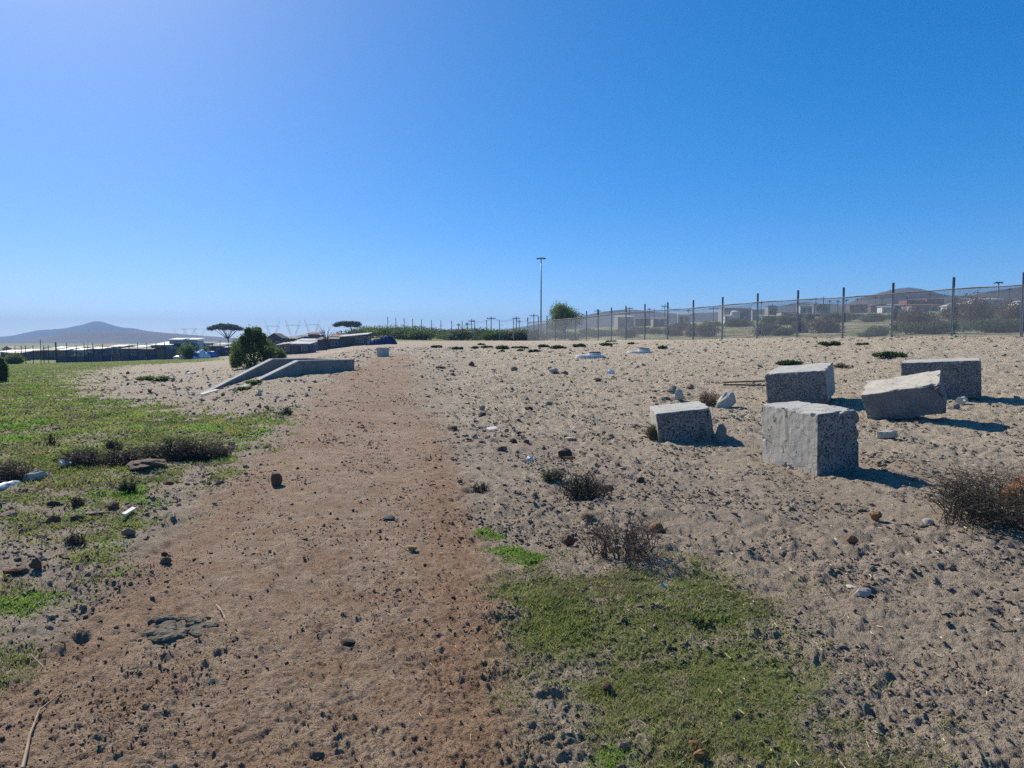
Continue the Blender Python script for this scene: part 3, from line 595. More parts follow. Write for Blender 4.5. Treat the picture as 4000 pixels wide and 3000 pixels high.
scatter_stones(26, [(0, 2000), (420, 1980), (560, 2050), (300, 2250), (0, 2350)], ['dark', 'brown', 'redbrown', 'pink'], (18, 40), 'small stone among the tufts on the left verge', 'small stones on the left verge', 'stone', 'stone', 9, 0.6)
scatter_stones(30, [(0, 1500), (350, 1560), (800, 1700), (700, 1800), (0, 1800)], ['cream', 'pale', 'dark', 'dark'], (9, 20), 'small scrap of litter lying in the left grass', 'scraps of litter in the left grass', 'litter', 'litter_scrap', 10, 0.4)
scatter_stones(22, [(450, 1430), (1000, 1440), (700, 1520), (420, 1530)], ['cream', 'cream', 'pale'], (9, 18), 'small scrap among the rubble left of the ramp', 'white scraps among the rubble', 'litter', 'litter_scrap', 11, 0.5)
scatter_stones(30, [(2700, 1330), (4000, 1325), (4000, 1460), (3000, 1440)], ['dark', 'brown', 'cream', 'dark'], (9, 22), 'small stone on the pale slope below the fence', 'small stones on the slope below the fence', 'stone', 'stone', 12, 0.5)
# crumbs and grit too small to pick out singly
def crumbs():
    r = np.random.default_rng(21); m = 190000; ph = r.uniform(-0.74, 0.74, m); rr = np.exp(r.uniform(math.log(1.9), math.log(48), m)); x = np.sin(ph) * rr; y = np.cos(ph) * rr
    rd, gr, sd = zones(x, y); cl = fbm(x * 0.9, y * 0.9, 87, 3); fine = fbm(x * 3.1, y * 3.1, 88, 2)
    keep = (r.random(m) > 0.8 * gr) & (r.random(m) < np.clip(0.38 + 0.95 * cl + 0.45 * fine - 0.10 * rd, 0.06, 1) * (1 - 0.45 * sstep(9, 24, rr))) & (behind_fence(x, y) < -0.3); x, y, rr, rd, gr, sd = [q[keep] for q in (x, y, rr, rd, gr, sd)]; n = len(x)
    z = macro(x, y) + detail(x, y); s = np.where(rr < 6, rr ** 0.9, 6 ** 0.9 * (rr / 6) ** 0.68) * (0.0010 + 0.0046 * r.random(n) ** 6.5 + 0.0012 * r.random(n) ** 2) * (1 - 0.35 * rd)
    me = bpy.data.meshes.new('gravel'); me.vertices.add(n); me.vertices.foreach_set('co', np.stack([x, y, z + s * 0.12], 1).astype(np.float32).ravel()); me.update()
    def put(name, typ, arr, key): a = me.attributes.new(name, typ, 'POINT'); a.data.foreach_set(key, arr.ravel())
    put('zone', 'FLOAT_COLOR', np.stack([rd, gr * 0.3, sd, redness(x, y)], 1).astype(np.float32), 'color')
    put('scl', 'FLOAT_VECTOR', np.stack([s * r.uniform(.8, 1.5, n), s * r.uniform(.6, 1.1, n), s * r.uniform(.45, .95, n)], 1).astype(np.float32), 'vector')
    put('rot', 'FLOAT_VECTOR', np.stack([r.uniform(-.4, .4, n), r.uniform(-.4, .4, n), r.uniform(0, 6.28, n)], 1).astype(np.float32), 'vector')
    put('pick', 'INT', np.where(r.random(n) < 0.09, 7 + r.integers(0, 2, n), r.integers(0, 7, n)).astype(np.int32), 'value')
    col = bpy.data.collections.new('crumb_shapes'); gm = ground_material(True); dk = mat('grit', (0.13, 0.10, 0.075), (0.24, 0.185, 0.14), 3.0, 0.95)
    for k in range(9): V, Fc = ICO[1]; q = np.random.default_rng(300 + k); V = V * (1 + 0.28 * q.normal(size=(len(V), 1))); V = V / np.abs(V).max(); o = bpy.data.objects.new('crumb_%d' % k, meshdata('crumb', V, Fc, False, [dk if k > 6 else gm])); col.objects.link(o)
    ng = bpy.data.node_groups.new('scatter_crumbs', 'GeometryNodeTree'); ng.interface.new_socket('Geometry', in_out='INPUT', socket_type='NodeSocketGeometry'); ng.interface.new_socket('Geometry', in_out='OUTPUT', socket_type='NodeSocketGeometry')
    gi = ng.nodes.new('NodeGroupInput'); go = ng.nodes.new('NodeGroupOutput'); ip = ng.nodes.new('GeometryNodeInstanceOnPoints'); ci = ng.nodes.new('GeometryNodeCollectionInfo'); ci.inputs['Collection'].default_value = col; ci.inputs['Separate Children'].default_value = True; ci.inputs['Reset Children'].default_value = True
    def attr(name, typ): a = ng.nodes.new('GeometryNodeInputNamedAttribute'); a.data_type = typ; a.inputs['Name'].default_value = name; return a.outputs['Attribute']
    er = ng.nodes.new('FunctionNodeEulerToRotation'); L = ng.links.new
    L(gi.outputs[0], ip.inputs['Points']); L(ci.outputs[0], ip.inputs['Instance']); ip.inputs['Pick Instance'].default_value = True; L(attr('pick', 'INT'), ip.inputs['Instance Index']); L(attr('rot', 'FLOAT_VECTOR'), er.inputs[0]); L(er.outputs[0], ip.inputs['Rotation']); L(attr('scl', 'FLOAT_VECTOR'), ip.inputs['Scale']); L(ip.outputs[0], go.inputs[0])
    o = link('gravel', me); md = o.modifiers.new('scatter', 'NODES'); md.node_group = ng; tag(o, 'loose crumbs of soil and grit strewn over the bare ground', 'gravel', None, 'stuff'); print('crumbs', n)
crumbs()
# ------------------------------------------------------------------ steel mesh fence on the right
steel = mat('galvanised_steel', (0.33, 0.34, 0.35), (0.27, 0.28, 0.29), 6, 0.55, metallic=0.5)
steel_d = mat('dark_post_cap', (0.045, 0.05, 0.06), (0.07, 0.075, 0.085), 8, 0.5, metallic=0.3)
rail_m = mat('faded_rail', (0.34, 0.29, 0.19), (0.24, 0.22, 0.17), 3, 0.7)
wire_m = mat('mesh_wire', (0.30, 0.31, 0.32), (0.25, 0.26, 0.27), 2, 0.6)
def build_fence():
    P = [Vector((x, y, float(macro(np.array([x]), np.array([y]))[0]))) for x, y in FENCE]
    root = thing('mesh_fence', P[0], 'tall fine steel mesh fence with dark-topped posts along the right crest', 'fence')
    b = MB(); w = 0.046                                            # channel section post
    b.box((-w, -0.035, -0.5), (-w + 0.02, 0.035, 2.5)); b.box((w - 0.02, -0.035, -0.5), (w, 0.035, 2.5)); b.box((-w + 0.02, -0.008, -0.5), (w - 0.02, 0.008, 2.5))
    post = b.mesh('post', steel)
    b = MB(); b.box((-w + 0.003, -0.045, 2.5), (w - 0.003, 0.045, 3.05))
    for k in range(6): b.box((-w - 0.022, -0.03, 2.55 + k * 0.085), (-w + 0.003, 0.03, 2.585 + k * 0.085))
    cap = b.mesh('post_top', steel_d)
    L = 3.3; b = MB()                                              # woven panel, every wire built
    for k in range(44): x = 0.04 + k * (L - 0.08) / 43; b.add([(x - .002, 0, .03), (x + .002, 0, .03), (x + .002, 0, 2.4), (x - .002, 0, 2.4)], [(0, 1, 2, 3)])
    for k in range(165): z = 0.04 + k * 2.35 / 164; b.add([(0.04, .004, z - .003), (L - .04, .004, z - .003), (L - .04, .004, z + .003), (0.04, .004, z + .003)], [(0, 1, 2, 3)])
    panel = b.mesh('mesh_panel', wire_m)
    b = MB(); b.tube([(0, 0.02, 2.43), (L, 0.02, 2.43)], 0.033, 6); b.tube([(0, 0.05, 2.46), (L * .3, 0.05, 2.44), (L * .65, .05, 2.47), (L, 0.05, 2.45)], 0.012, 4); rail = b.mesh('rail', rail_m)
    for i, p in enumerate(P):
        q = P[min(i + 1, len(P) - 1)]; e = P[max(i - 1, 0)]; a = math.atan2(q.y - e.y, q.x - e.x)
        o = link('post', post, root, p - P[0], (0, 0, a)); link('post_top', cap, o)
        if i < len(P) - 1:
            d = q - p; M = (0, -math.atan2(d.z, math.hypot(d.x, d.y)), math.atan2(d.y, d.x)); s = d.length / L
            tag(link('mesh_panel', panel, root, p - P[0], M, (s, 1, 1)), kind='stuff'); link('rail', rail, root, p - P[0], M, (s, 1, 1))
    # the panel runs on past the right edge of the view
    d = (P[0] - P[1]); p2 = P[0] + d; p2.z = float(macro(np.array([p2.x]), np.array([p2.y]))[0])
    M = (0, -math.atan2(P[0].z - p2.z, L), math.atan2(-d.y, -d.x)); s = d.length / L
    tag(link('mesh_panel', panel, root, p2 - P[0], M, (s, 1, 1)), kind='stuff'); link('rail', rail, root, p2 - P[0], M, (s, 1, 1)); o = link('post', post, root, p2 - P[0], (0, 0, 2.0)); link('post_top', cap, o)
build_fence()
def bare_fence():
    xs = [2006, 1951, 1901, 1854, 1806, 1765, 1723, 1686, 1648, 1613, 1580, 1548, 1516]
    root = None; b = MB(); b.box((-0.05, -0.05, -0.6), (0.05, 0.05, 2.35)); post = b.mesh('post', steel); b = MB(); b.box((-0.047, -0.047, 2.35), (0.047, 0.047, 2.85)); cap = b.mesh('post_top', steel_d)
    pts = []
    for k, px in enumerate(xs):
        d = 95 + k * 2.6; x = (px - CX) / F * d; pts.append(Vector((x, d, float(macro(np.array([x]), np.array([d]))[0]))))
    root = thing('post_fence', pts[0], 'row of bare steel fence posts strung with wires below the green mound', 'fence')
    for p in pts: o = link('post', post, root, p - pts[0]); link('post_top', cap, o)
    for h in (0.5, 1.3, 2.1):
        b = MB(); b.tube([p - pts[0] + Vector((0, 0, h)) for p in pts], 0.012, 4); b.build('wire', wire_m, root)
bare_fence()

# ------------------------------------------------------------------ concrete ramp beside the track
ramp_m = concrete('ramp_concrete', (0.273, 0.257, 0.224), (0.218, 0.205, 0.180), False, (0.164, 0.153, 0.131))
ramp_top = concrete('ramp_coping', (0.50, 0.48, 0.44), (0.42, 0.40, 0.37), False, (0.36, 0.34, 0.31))
def build_ramp():
    u = Vector((0.643, 0.766, 0)); n = Vector((0.766, -0.643, 0)); zt = 0.924
    root = thing('concrete_ramp', (-8.47, 25.0, 0.0), 'low concrete loading ramp with two sloping side walls left of the track', 'ramp', rz=math.atan2(u.y, u.x))
    # local frame: x along the walls, -y towards the track
    def wall(y0, knee, toe, ztoe, end):
        p = MB(); p.prism([(toe, -1.4), (end, -1.4), (end, zt), (knee, zt), (toe, ztoe)], y0 - 0.11, y0 + 0.11); o = p.build('side_wall', ramp_m, root)
        c = MB(); c.prism([(toe, ztoe), (knee, zt), (end, zt), (end, zt + 0.035), (knee - 0.01, zt + 0.035), (toe, ztoe + 0.035)], y0 - 0.125, y0 + 0.125); c.build('coping', ramp_top, o)
    wall(0.0, 0.0, -3.0, -0.36, 1.35); wall(-2.52, -0.62, -2.6, 0.14, 1.35)
    e = MB(); e.box((1.35, -2.63, -1.2), (1.57, 0.11, zt)); o = e.build('end_wall', ramp_m, root); c = MB(); c.box((1.35, -2.645, zt), (1.585, 0.125, zt + 0.035)); c.build('coping', ramp_top, o)
    f = MB(); f.add([(-3.2, -2.4, -0.35), (-0.4, -2.4, 0.22), (1.6, -2.4, 0.42), (1.6, -0.1, 0.15), (-0.4, -0.1, 0.0), (-3.2, -0.1, -0.25), (-3.2, -2.4, -1), (1.6, -2.4, -1), (1.6, -0.1, -1), (-3.2, -0.1, -1)], [(0, 1, 4, 5), (1, 2, 3, 4), (6, 9, 8, 7)]); f.build('soil_fill', mat('fill_soil', (0.13, 0.11, 0.07), (0.10, 0.11, 0.04), 3, 1.0, 0.5, 10), root)
build_ramp()

# ------------------------------------------------------------------ manholes, tub, rods, dung, stick
man_m = concrete('manhole_concrete', (0.66, 0.66, 0.63), (0.55, 0.55, 0.52), False, (0.5, 0.5, 0.47))
def manhole(px, py, r, label):
    x, y = G(px, py); z = gz(x, y); root = thing('manhole', (x, y, z), label, 'manhole', 'manholes on the slope')
    def disc(r0, r1, z0, z1, n=40, cx=0.0):
        b = MB(); V = []
        for (rr, zz) in ((r0, z0), (r0, z0 + (z1 - z0) * .8), (r1, z1)):
            for k in range(n):
                a = 2 * math.pi * k / n; V.append((cx + rr * math.cos(a), rr * math.sin(a), zz))
        Fc = [(k, (k + 1) % n, n + (k + 1) % n, n + k) for k in range(n)] + [(n + k, n + (k + 1) % n, 2 * n + (k + 1) % n, 2 * n + k) for k in range(n)] + [tuple(range(2 * n, 3 * n))]
        return b.add(V, Fc)
    disc(r, r * .97, -0.25, 0.10).build('slab', man_m, root); f = disc(r * .46, r * .45, 0.10, 0.20, cx=r * .3).build('collar', man_m, root)
    disc(r * .40, r * .39, 0.20, 0.25, cx=r * .3).build('cover', mat('cast_iron', (0.03, 0.03, 0.033), (0.05, 0.05, 0.052), 10, 0.6), root)
manhole(2305, 1397, 0.68, 'white concrete manhole ring with black lid, the nearer of two'); manhole(2500, 1377, 0.66, 'white concrete manhole ring with black lid, further up the slope')
def tub():
    x, y = G(1492, 1393); z = gz(x, y); root = thing('tub', (x, y + 0.3, z), 'white tapered concrete tub standing at the head of the track', 'tub', rz=0.12); w, d, h = 0.25, 0.24, 0.42
    def sh(s0, s1, z0, z1, name, inner):
        b = MB(); V = [(sx * w * s, sy * d * s, zz) for (s, zz) in ((s0, z0), (s1, z1)) for (sx, sy) in ((-1, -1), (1, -1), (1, 1), (-1, 1))]
        Fc = [(0, 1, 5, 4), (1, 2, 6, 5), (2, 3, 7, 6), (3, 0, 4, 7), (3, 2, 1, 0)]; b.add(V, [f[::-1] for f in Fc] if inner else Fc); return b
    m = mat('white_tub', (0.50, 0.48, 0.44), (0.40, 0.385, 0.35), 5, 0.8)
    b = sh(1.0, 1.12, -0.05, h, 'body', False); i = sh(0.8, 1.0, 0.02, h, 'body', True); b.add(i.v, i.f)
    b.add([(sx * w * s, sy * d * s, h) for s in (1.12, 1.0) for (sx, sy) in ((-1, -1), (1, -1), (1, 1), (-1, 1))], [(k, (k + 1) % 4, 4 + (k + 1) % 4, 4 + k) for k in range(4)]); b.build('body', m, root)
    b = MB(); b.box((-w * 1.17, -d * 1.17, h - 0.07), (w * 1.17, -d * 1.115, h - 0.005)); b.build('rim', m, root)
tub()
iron = mat('black_iron', (0.022, 0.022, 0.025), (0.05, 0.035, 0.03), 6, 0.6)
for k, (py, lab) in enumerate(((1503, 'far one of two parallel black iron rods behind the blocks'), (1513, 'near one of two parallel black iron rods behind the blocks'))):
    a = G(2826, py + 1); c = G(2995, py - 5); zz = [gz(*a) + 0.05, gz(*c) + 0.05]; b = MB(); b.tube([(0, 0, 0), (c[0] - a[0], c[1] - a[1], zz[1] - zz[0])], 0.022, 8)
    tag(b.build('iron_rod', iron, None, (a[0], a[1], zz[0])), lab, 'rod', 'iron rods')
def tubething(name, pts, r0, r1, m, label, cat, lift=0.008, k=6):
    P = []
    for px, py in pts: x, y = G(px, py); P.append(Vector((x, y, gz(x, y) + lift)))
    n = len(P); b = MB(); b.tube([p - P[0] for p in P], [r0 + (r1 - r0) * i / (n - 1) for i in range(n)], k); return tag(b.build(name, m, None, P[0]), label, cat)
straw_m = mat('dry_stalk', (0.42, 0.31, 0.20), (0.30, 0.21, 0.13), 12, 0.9)
tubething('stick', [(88, 3010), (105, 2940), (117, 2883), (135, 2825), (154, 2779), (178, 2755), (203, 2734), (244, 2709)], 0.0062, 0.0025, straw_m, 'long bent dry stick in the lower left corner', 'stick', 0.014)
tubething('straw', [(1556, 2126), (1575, 2136), (1596, 2156)], 0.003, 0.002, mat('pale_straw', (0.62, 0.52, 0.34), (0.5, 0.4, 0.25), 9, 0.8), 'pale straw lying against the flat tan stone', 'straw', 0.012)
tubething('straw', [(845, 2363), (862, 2388), (880, 2412)], 0.003, 0.002, MATS['pale_straw'], 'pale straw across the dried dung patch', 'straw', 0.02)
tubething('straw', [(120, 2555), (150, 2565), (168, 2580)], 0.003, 0.002, MATS['pale_straw'], 'pale straw in the left grass above the long stick', 'straw', 0.012)
tubething('straw', [(2030, 2582), (2065, 2566), (2110, 2540)], 0.003, 0.002, straw_m, 'brown stalk lying across the left side of the near grass', 'straw', 0.02)
tubething('straw', [(3279, 2424), (3295, 2412), (3308, 2402)], 0.0025, 0.002, MATS['pale_straw'], 'short pale straw below the flat rubble slab', 'straw', 0.015)
tubething('straw', [(3275, 2948), (3300, 2970), (3322, 2998)], 0.003, 0.002, MATS['pale_straw'], 'curved pale straw at the bottom right of the grass', 'straw', 0.015)
plank_m = mat('white_board', (0.78, 0.75, 0.66), (0.68, 0.65, 0.57), 4, 0.7)
def flat(name, p0, p1, w, t, m, label, cat, lift=0.02, roll=0.0):
    a = Vector((*G(*p0), 0)); b_ = Vector((*G(*p1), 0)); a.z = gz(a.x, a.y) + lift; b_.z = gz(b_.x, b_.y) + lift; d = b_ - a; b = MB()
    b.box((0, -w / 2, 0), (d.length, w / 2, t)); return tag(b.build(name, m, None, a, (roll, -math.atan2(d.z, math.hypot(d.x, d.y)), math.atan2(d.y, d.x))), label, cat)
flat('plank', (482, 2046), (524, 2018), 0.032, 0.015, plank_m, 'short white plank lying in the verge grass', 'plank', 0.03, 0.3)
flat('plank', (236, 1826), (296, 1816), 0.09, 0.03, plank_m, 'cream board lying beside the brown bushes', 'board', 0.05, 0.5)
flat('card', (1903, 1684), (1938, 1681), 0.10, 0.01, plank_m, 'white card lying on the sand beside the brick', 'litter', 0.03, 0.25)
flat('pipe', (2198, 1785), (2238, 1795), 0.035, 0.03, STONE['redbrown'], 'rusty strip in front of the charred black lump', 'scrap', 0.02)
flat('board', (785, 1546), (850, 1530), 0.22, 0.03, mat('pale_board', (0.5, 0.48, 0.44), (0.4, 0.38, 0.35), 4, 0.8), 'pale board at the toe of the ramp wall', 'board', 0.06)
def sheet(px, py, w, h, m, label, cat, name, seed, lift=0.02, D=None, amp=0.35):
    """a crumpled bag or sheet: a lumpy shell with folds"""
    x, y = G(px, py); L = w / F * y; H = h / F * y; V0, F0 = ICO[3]; V = V0.copy(); V[:, 2] = np.where(V[:, 2] < -0.15, -0.15, V[:, 2])
    V *= (1 + amp * noise3(V, 2.2, seed) + amp * 0.7 * np.abs(noise3(V, 5.0, seed + 1)))[:, None]; V[:, 2] += 0.15
    V /= np.array([np.abs(V[:, 0]).max(), np.abs(V[:, 1]).max(), V[:, 2].max()]); V *= [L / 2, (D or L * .7) / 2, H]
    return tag(link(name, meshdata(name, V, F0, False, [m]), None, (x, y, gz(x, y) - lift)), label, cat)
white_p = mat('white_plastic', (0.75, 0.77, 0.78), (0.62, 0.65, 0.67), 6, 0.3, spec=0.5)
sheet(2386, 1460, 34, 20, white_p, 'crumpled clear white plastic bottle on the sand', 'litter', 'plastic_bottle', 3)
sheet(2070, 1796, 34, 24, white_p, 'crumpled white paper near the charred lump', 'litter', 'paper_scrap', 4); sheet(2045, 1800, 24, 12, mat('grey_plastic', (0.4, 0.42, 0.42), (0.3, 0.31, 0.31), 6, 0.4), 'grey plastic scrap beside the crumpled white paper', 'litter', 'plastic_scrap', 5)
sheet(16, 1905, 56, 26, mat('grey_sheet', (0.42, 0.44, 0.46), (0.33, 0.35, 0.37), 4, 0.45, spec=0.5), 'dented grey metal sheet at the left edge beside the bush', 'sheet metal', 'metal_sheet', 6, D=0.5, amp=0.2)
sheet(2590, 2300, 60, 34, mat('grey_fluff', (0.42, 0.44, 0.40), (0.30, 0.32, 0.28), 30, 0.9), 'tuft of grey fluff at the top of the near grass', 'litter', 'fluff_tuft', 8, amp=0.6)
sheet(2568, 2570, 14, 18, mat('blue_plastic', (0.05, 0.25, 0.55), (0.03, 0.18, 0.45), 9, 0.4), 'tiny blue plastic scrap in the near grass', 'litter', 'plastic_scrap', 9)
sheet(3985, 2420, 60, 22, mat('grey_cloth', (0.36, 0.34, 0.33), (0.28, 0.26, 0.25), 9, 0.9), 'grey rag half buried at the right edge', 'rag', 'rag', 12)
sheet(3732, 1318, 24, 12, mat('green_plastic', (0.10, 0.35, 0.18), (0.07, 0.28, 0.14), 9, 0.4), 'green plastic scrap at the foot of the fence', 'litter', 'plastic_scrap', 10); sheet(740, 1462, 40, 9, mat('blue_rag', (0.15, 0.35, 0.5), (0.12, 0.28, 0.42), 9, 0.6), 'light blue plastic sheet on the rubble', 'litter', 'plastic_sheet', 11)
def bag_heap():
    x, y = G(765, 1401); root = thing('plastic_heap', (x, y, gz(x, y)), 'heap of crumpled blue and white plastic by the far green strip', 'plastic heap')
    mb = mat('blue_tarp', (0.025, 0.12, 0.42), (0.015, 0.08, 0.30), 3, 0.3, spec=0.6); r = np.random.default_rng(5)
    for k, (dx, w, h, m) in enumerate(((-62, 55, 14, white_p), (-30, 55, 18, white_p), (0, 60, 26, mb), (22, 50, 34, mb), (45, 45, 24, white_p), (62, 45, 32, mb), (75, 30, 16, mb), (10, 30, 12, white_p), (30, 26, 38, white_p))):
        V0, F0 = ICO[2]; V = V0 * (1 + 0.35 * noise3(V0, 2.4, 40 + k) + 0.25 * np.abs(noise3(V0, 5, 60 + k)))[:, None]; V[:, 2] = np.maximum(V[:, 2], -0.3) + 0.3; s = y / F
        V *= [w * s * .55, 0.55, h * s / 1.3]; link('bag', meshdata('bag', V, F0, False, [m]), root, (dx * s, r.uniform(-0.4, 0.4), -0.02))
bag_heap()
def dung():
    x, y = G(700, 2470); root = thing('dung_patch', (x, y, gz(x, y)), 'cracked dark dried dung patch on the lower left of the track', 'dung'); r = np.random.default_rng(4); m = mat('dried_dung', (0.105, 0.088, 0.062), (0.20, 0.165, 0.118), 40, 0.95, 0.9, 60)
    c = [(0.72 * a_, 0.8 * b_) for a_, b_ in [(-150, 20), (-110, -25), (-95, 30), (-55, -40), (-50, 10), (-10, -20), (5, 30), (40, -45), (50, 0), (85, -25), (95, 18), (125, -45), (-130, 50), (-75, 60), (140, -8), (-30, -45), (20, 5), (-70, -5), (70, -10), (110, 0), (-20, 40)]]
    for k, (dx, dy) in enumerate(c):
        a, b_ = G(700 + dx, 2450 + dy); s = r.uniform(0.024, 0.052); n = 15; V = []
        for (q, zz) in ((1.0, -0.02), (0.97, 0.008), (0.7, 0.015)):
            for j in range(n): t = 2 * math.pi * j / n; rr = s * q * (1 + 0.25 * math.sin(t * 2 + k) + 0.14 * math.sin(t * 5 + 2 * k) + 0.10 * math.sin(t * 7 + k * k)); V.append((rr * math.cos(t) * 1.15, rr * math.sin(t), zz + 0.004 * math.sin(k + j)))
        Fc = [(i * n + j, i * n + (j + 1) % n, (i + 1) * n + (j + 1) % n, (i + 1) * n + j) for i in range(2) for j in range(n)] + [tuple(range(2 * n, 3 * n))]
        link('crust', meshdata('crust', V, Fc, False, [m]), root, (a - x, b_ - y, gz(a, b_) - gz(x, y)))
dung()
# ------------------------------------------------------------------ shacks and houses
WALLS = {
 'grey': mat('grey_sheet_wall', (0.42, 0.41, 0.40), (0.33, 0.325, 0.32), 1.5, 0.7), 'pale': mat('pale_wall', (0.64, 0.62, 0.58), (0.54, 0.53, 0.50), 1.2, 0.8),
 'white': mat('white_wall', (0.82, 0.80, 0.76), (0.72, 0.71, 0.68), 1.2, 0.8), 'dark': mat('dark_sheet_wall', (0.10, 0.10, 0.11), (0.14, 0.13, 0.13), 1.5, 0.8),
 'navy': mat('navy_wall', (0.035, 0.055, 0.12), (0.05, 0.07, 0.14), 1.5, 0.6), 'rust': mat('rusty_wall', (0.36, 0.16, 0.10), (0.25, 0.12, 0.085), 1.5, 0.85),
 'brown': mat('brown_wall', (0.20, 0.145, 0.115), (0.15, 0.11, 0.09), 1.5, 0.85), 'blue': mat('light_blue_wall', (0.52, 0.56, 0.62), (0.45, 0.49, 0.55), 1.5, 0.7), 'cream': mat('cream_wall', (0.52, 0.47, 0.37), (0.44, 0.40, 0.32), 1.5, 0.85)}
ROOFS = {
 'zinc': mat('zinc_roof', (0.36, 0.36, 0.36), (0.24, 0.24, 0.245), 0.6, 0.6, metallic=0.2), 'white': mat('white_roof', (0.62, 0.62, 0.61), (0.40, 0.40, 0.40), 0.7, 0.6),
 'rust': mat('rust_roof', (0.26, 0.115, 0.07), (0.17, 0.08, 0.055), 2.0, 0.8), 'dark': mat('dark_roof', (0.06, 0.06, 0.065), (0.09, 0.085, 0.085), 2.0, 0.7), 'tan': mat('tan_roof', (0.42, 0.33, 0.24), (0.34, 0.27, 0.2), 2.0, 0.8), 'pink': mat('pink_roof', (0.45, 0.33, 0.29), (0.38, 0.28, 0.25), 2.0, 0.8)}
door_m = mat('shack_door', (0.07, 0.065, 0.065), (0.10, 0.09, 0.085), 3, 0.8); pane_m = mat('shack_window', (0.025, 0.03, 0.04), (0.04, 0.045, 0.055), 3, 0.15, spec=0.6); trim_m = mat('shack_trim', (0.38, 0.37, 0.35), (0.3, 0.29, 0.28), 3, 0.8)
def corrugated(w, d, t, step, name, m):
    """a ribbed roof sheet, x across, y deep, z0 = 0 (front high when tilted by the caller)"""
    n = max(8, int(w / step)); xs = np.linspace(-w / 2, w / 2, n + 1); V = []
    for y in (0, d):
        for zz in (0, t):
            for i, x in enumerate(xs): V.append((x, y, zz + (0.03 if i % 2 else 0)))
    k = n + 1; Fc = []
    for i in range(n): Fc += [(k + i, k + i + 1, 3 * k + i + 1, 3 * k + i), (i + 1, i, 2 * k + i, 2 * k + i + 1), (i, i + 1, k + i + 1, k + i), (2 * k + i + 1, 2 * k + i, 3 * k + i, 3 * k + i + 1)]
    Fc += [(0, k, 3 * k, 2 * k), (k - 1, 3 * k - 1, 4 * k - 1, 2 * k - 1)]
    return meshdata(name, V, Fc, False, [m])
def shack(x0, x1, yt, d, wall, roof, label, yb=None, yaw=0.0, deep=None, pitch='mono', doors=((0.3, 0.0),), wins=((0.7, 0.5),), cat='shack', name='shack', group=None, rise=0.0, extra=0.0):
    """front between px x0..x1, roof line at yt, d metres ahead, standing on the ground there"""
    xa, xb = (x0 - CX) / F * d, (x1 - CX) / F * d; w = xb - xa; xc = (xa + xb) / 2; zg = float(macro(np.array([xc]), np.array([d]))[0]) if yb is None else EYE + (YH - yb) / F * d
    h = EYE + (YH - yt) / F * d - zg; deep = deep or max(2.2, min(w * 0.8, 5.0))
    root = thing(name, (xc, d, zg), label, cat, group, yaw); w2 = w / 2
    b = MB(); hb = h - 0.52 if pitch == 'mono' else h * 0.72
    b.box((-w2, 0, -1.2), (w2, deep, hb)); wm = WALLS[wall]; wo_ = b.build('wall', wm, root)
    if pitch == 'gable':
        g = MB(); g.prism([(-w2 - .15, hb), (w2 + .15, hb), (w2 + .1, hb + .08), (0, h), (-w2 - .1, hb + .08)], -0.2, deep + 0.2); g.build('roof', ROOFS[roof], root)
    else:
        g = link('roof', corrugated(w + 0.3, deep + 0.55, 0.05, 0.18, 'roof', ROOFS[roof]), root, (0, -0.28, h - 0.42), (0.085, rise, 0))
        f = MB(); f.box((-w2 - 0.02, -0.02, hb), (w2 + 0.02, 0.06, h - 0.44)); f.build('fascia', ROOFS[roof], root)
    rr_ = random.Random(int(x0 * 7 + yt)); npan = max(2, int(w / 0.95)); alt = {'grey': ('grey', 'pale', 'grey', 'blue', 'dark'), 'dark': ('dark', 'dark', 'brown', 'navy', 'grey'), 'navy': ('navy', 'dark', 'navy', 'blue'), 'rust': ('rust', 'rust', 'brown'), 'brown': ('brown', 'dark', 'rust'), 'pale': ('pale', 'grey', 'pale', 'white'), 'white': ('white', 'white', 'pale'), 'blue': ('blue', 'blue', 'grey'), 'cream': ('cream', 'pale', 'rust', 'cream')}[wall]
    for k in range(npan):                                          # odd sheets patched on the front
        if rr_.random() < 0.25: continue
        a0 = -w2 + w * k / npan + 0.02; a1 = -w2 + w * (k + 1) / npan - 0.02 - rr_.random() * 0.1; g = MB(); g.box((a0, -0.028 - 0.01 * (k % 2), -0.2 if rr_.random() < .7 else hb * .4), (a1, -0.001, hb * rr_.uniform(0.72, 0.99))); g.build('wall_sheet', WALLS[rr_.choice(alt)], root)
    for (u, _) in doors:
        c = -w2 + u * w; dw = min(0.42, w * 0.13); f = MB(); f.box((c - dw, -0.07, 0), (c + dw, -0.042, min(1.95, hb - 0.15))); o = f.build('door', door_m, root)
        k = MB(); k.box((c + dw * .6, -0.11, 0.95), (c + dw * .75, -0.07, 1.05)); k.build('handle', trim_m, o)
    for (u, v) in wins:
        c = -w2 + u * w; ww = min(0.5, w * 0.13); z0 = hb * 0.45; z1 = hb * 0.8; f = MB(); f.box((c - ww, -0.05, z0), (c + ww, -0.041, z1)); o = f.build('window', pane_m, root)
        k = MB(); [k.box(lo, hi) for lo, hi in (((c - ww - .06, -.08, z0 - .06), (c + ww + .06, -.051, z0)), ((c - ww - .06, -.08, z1), (c + ww + .06, -.051, z1 + .06)), ((c - ww - .06, -.08, z0), (c - ww, -.051, z1)), ((c + ww, -.08, z0), (c + ww + .06, -.051, z1)), ((c - .02, -.075, z0), (c + .02, -.052, z1)))]; k.build('frame', trim_m, o)
    return root
GR = 'shacks behind the mesh fence'; GL = 'shacks beyond the left field'; GC = 'shacks at the head of the track'
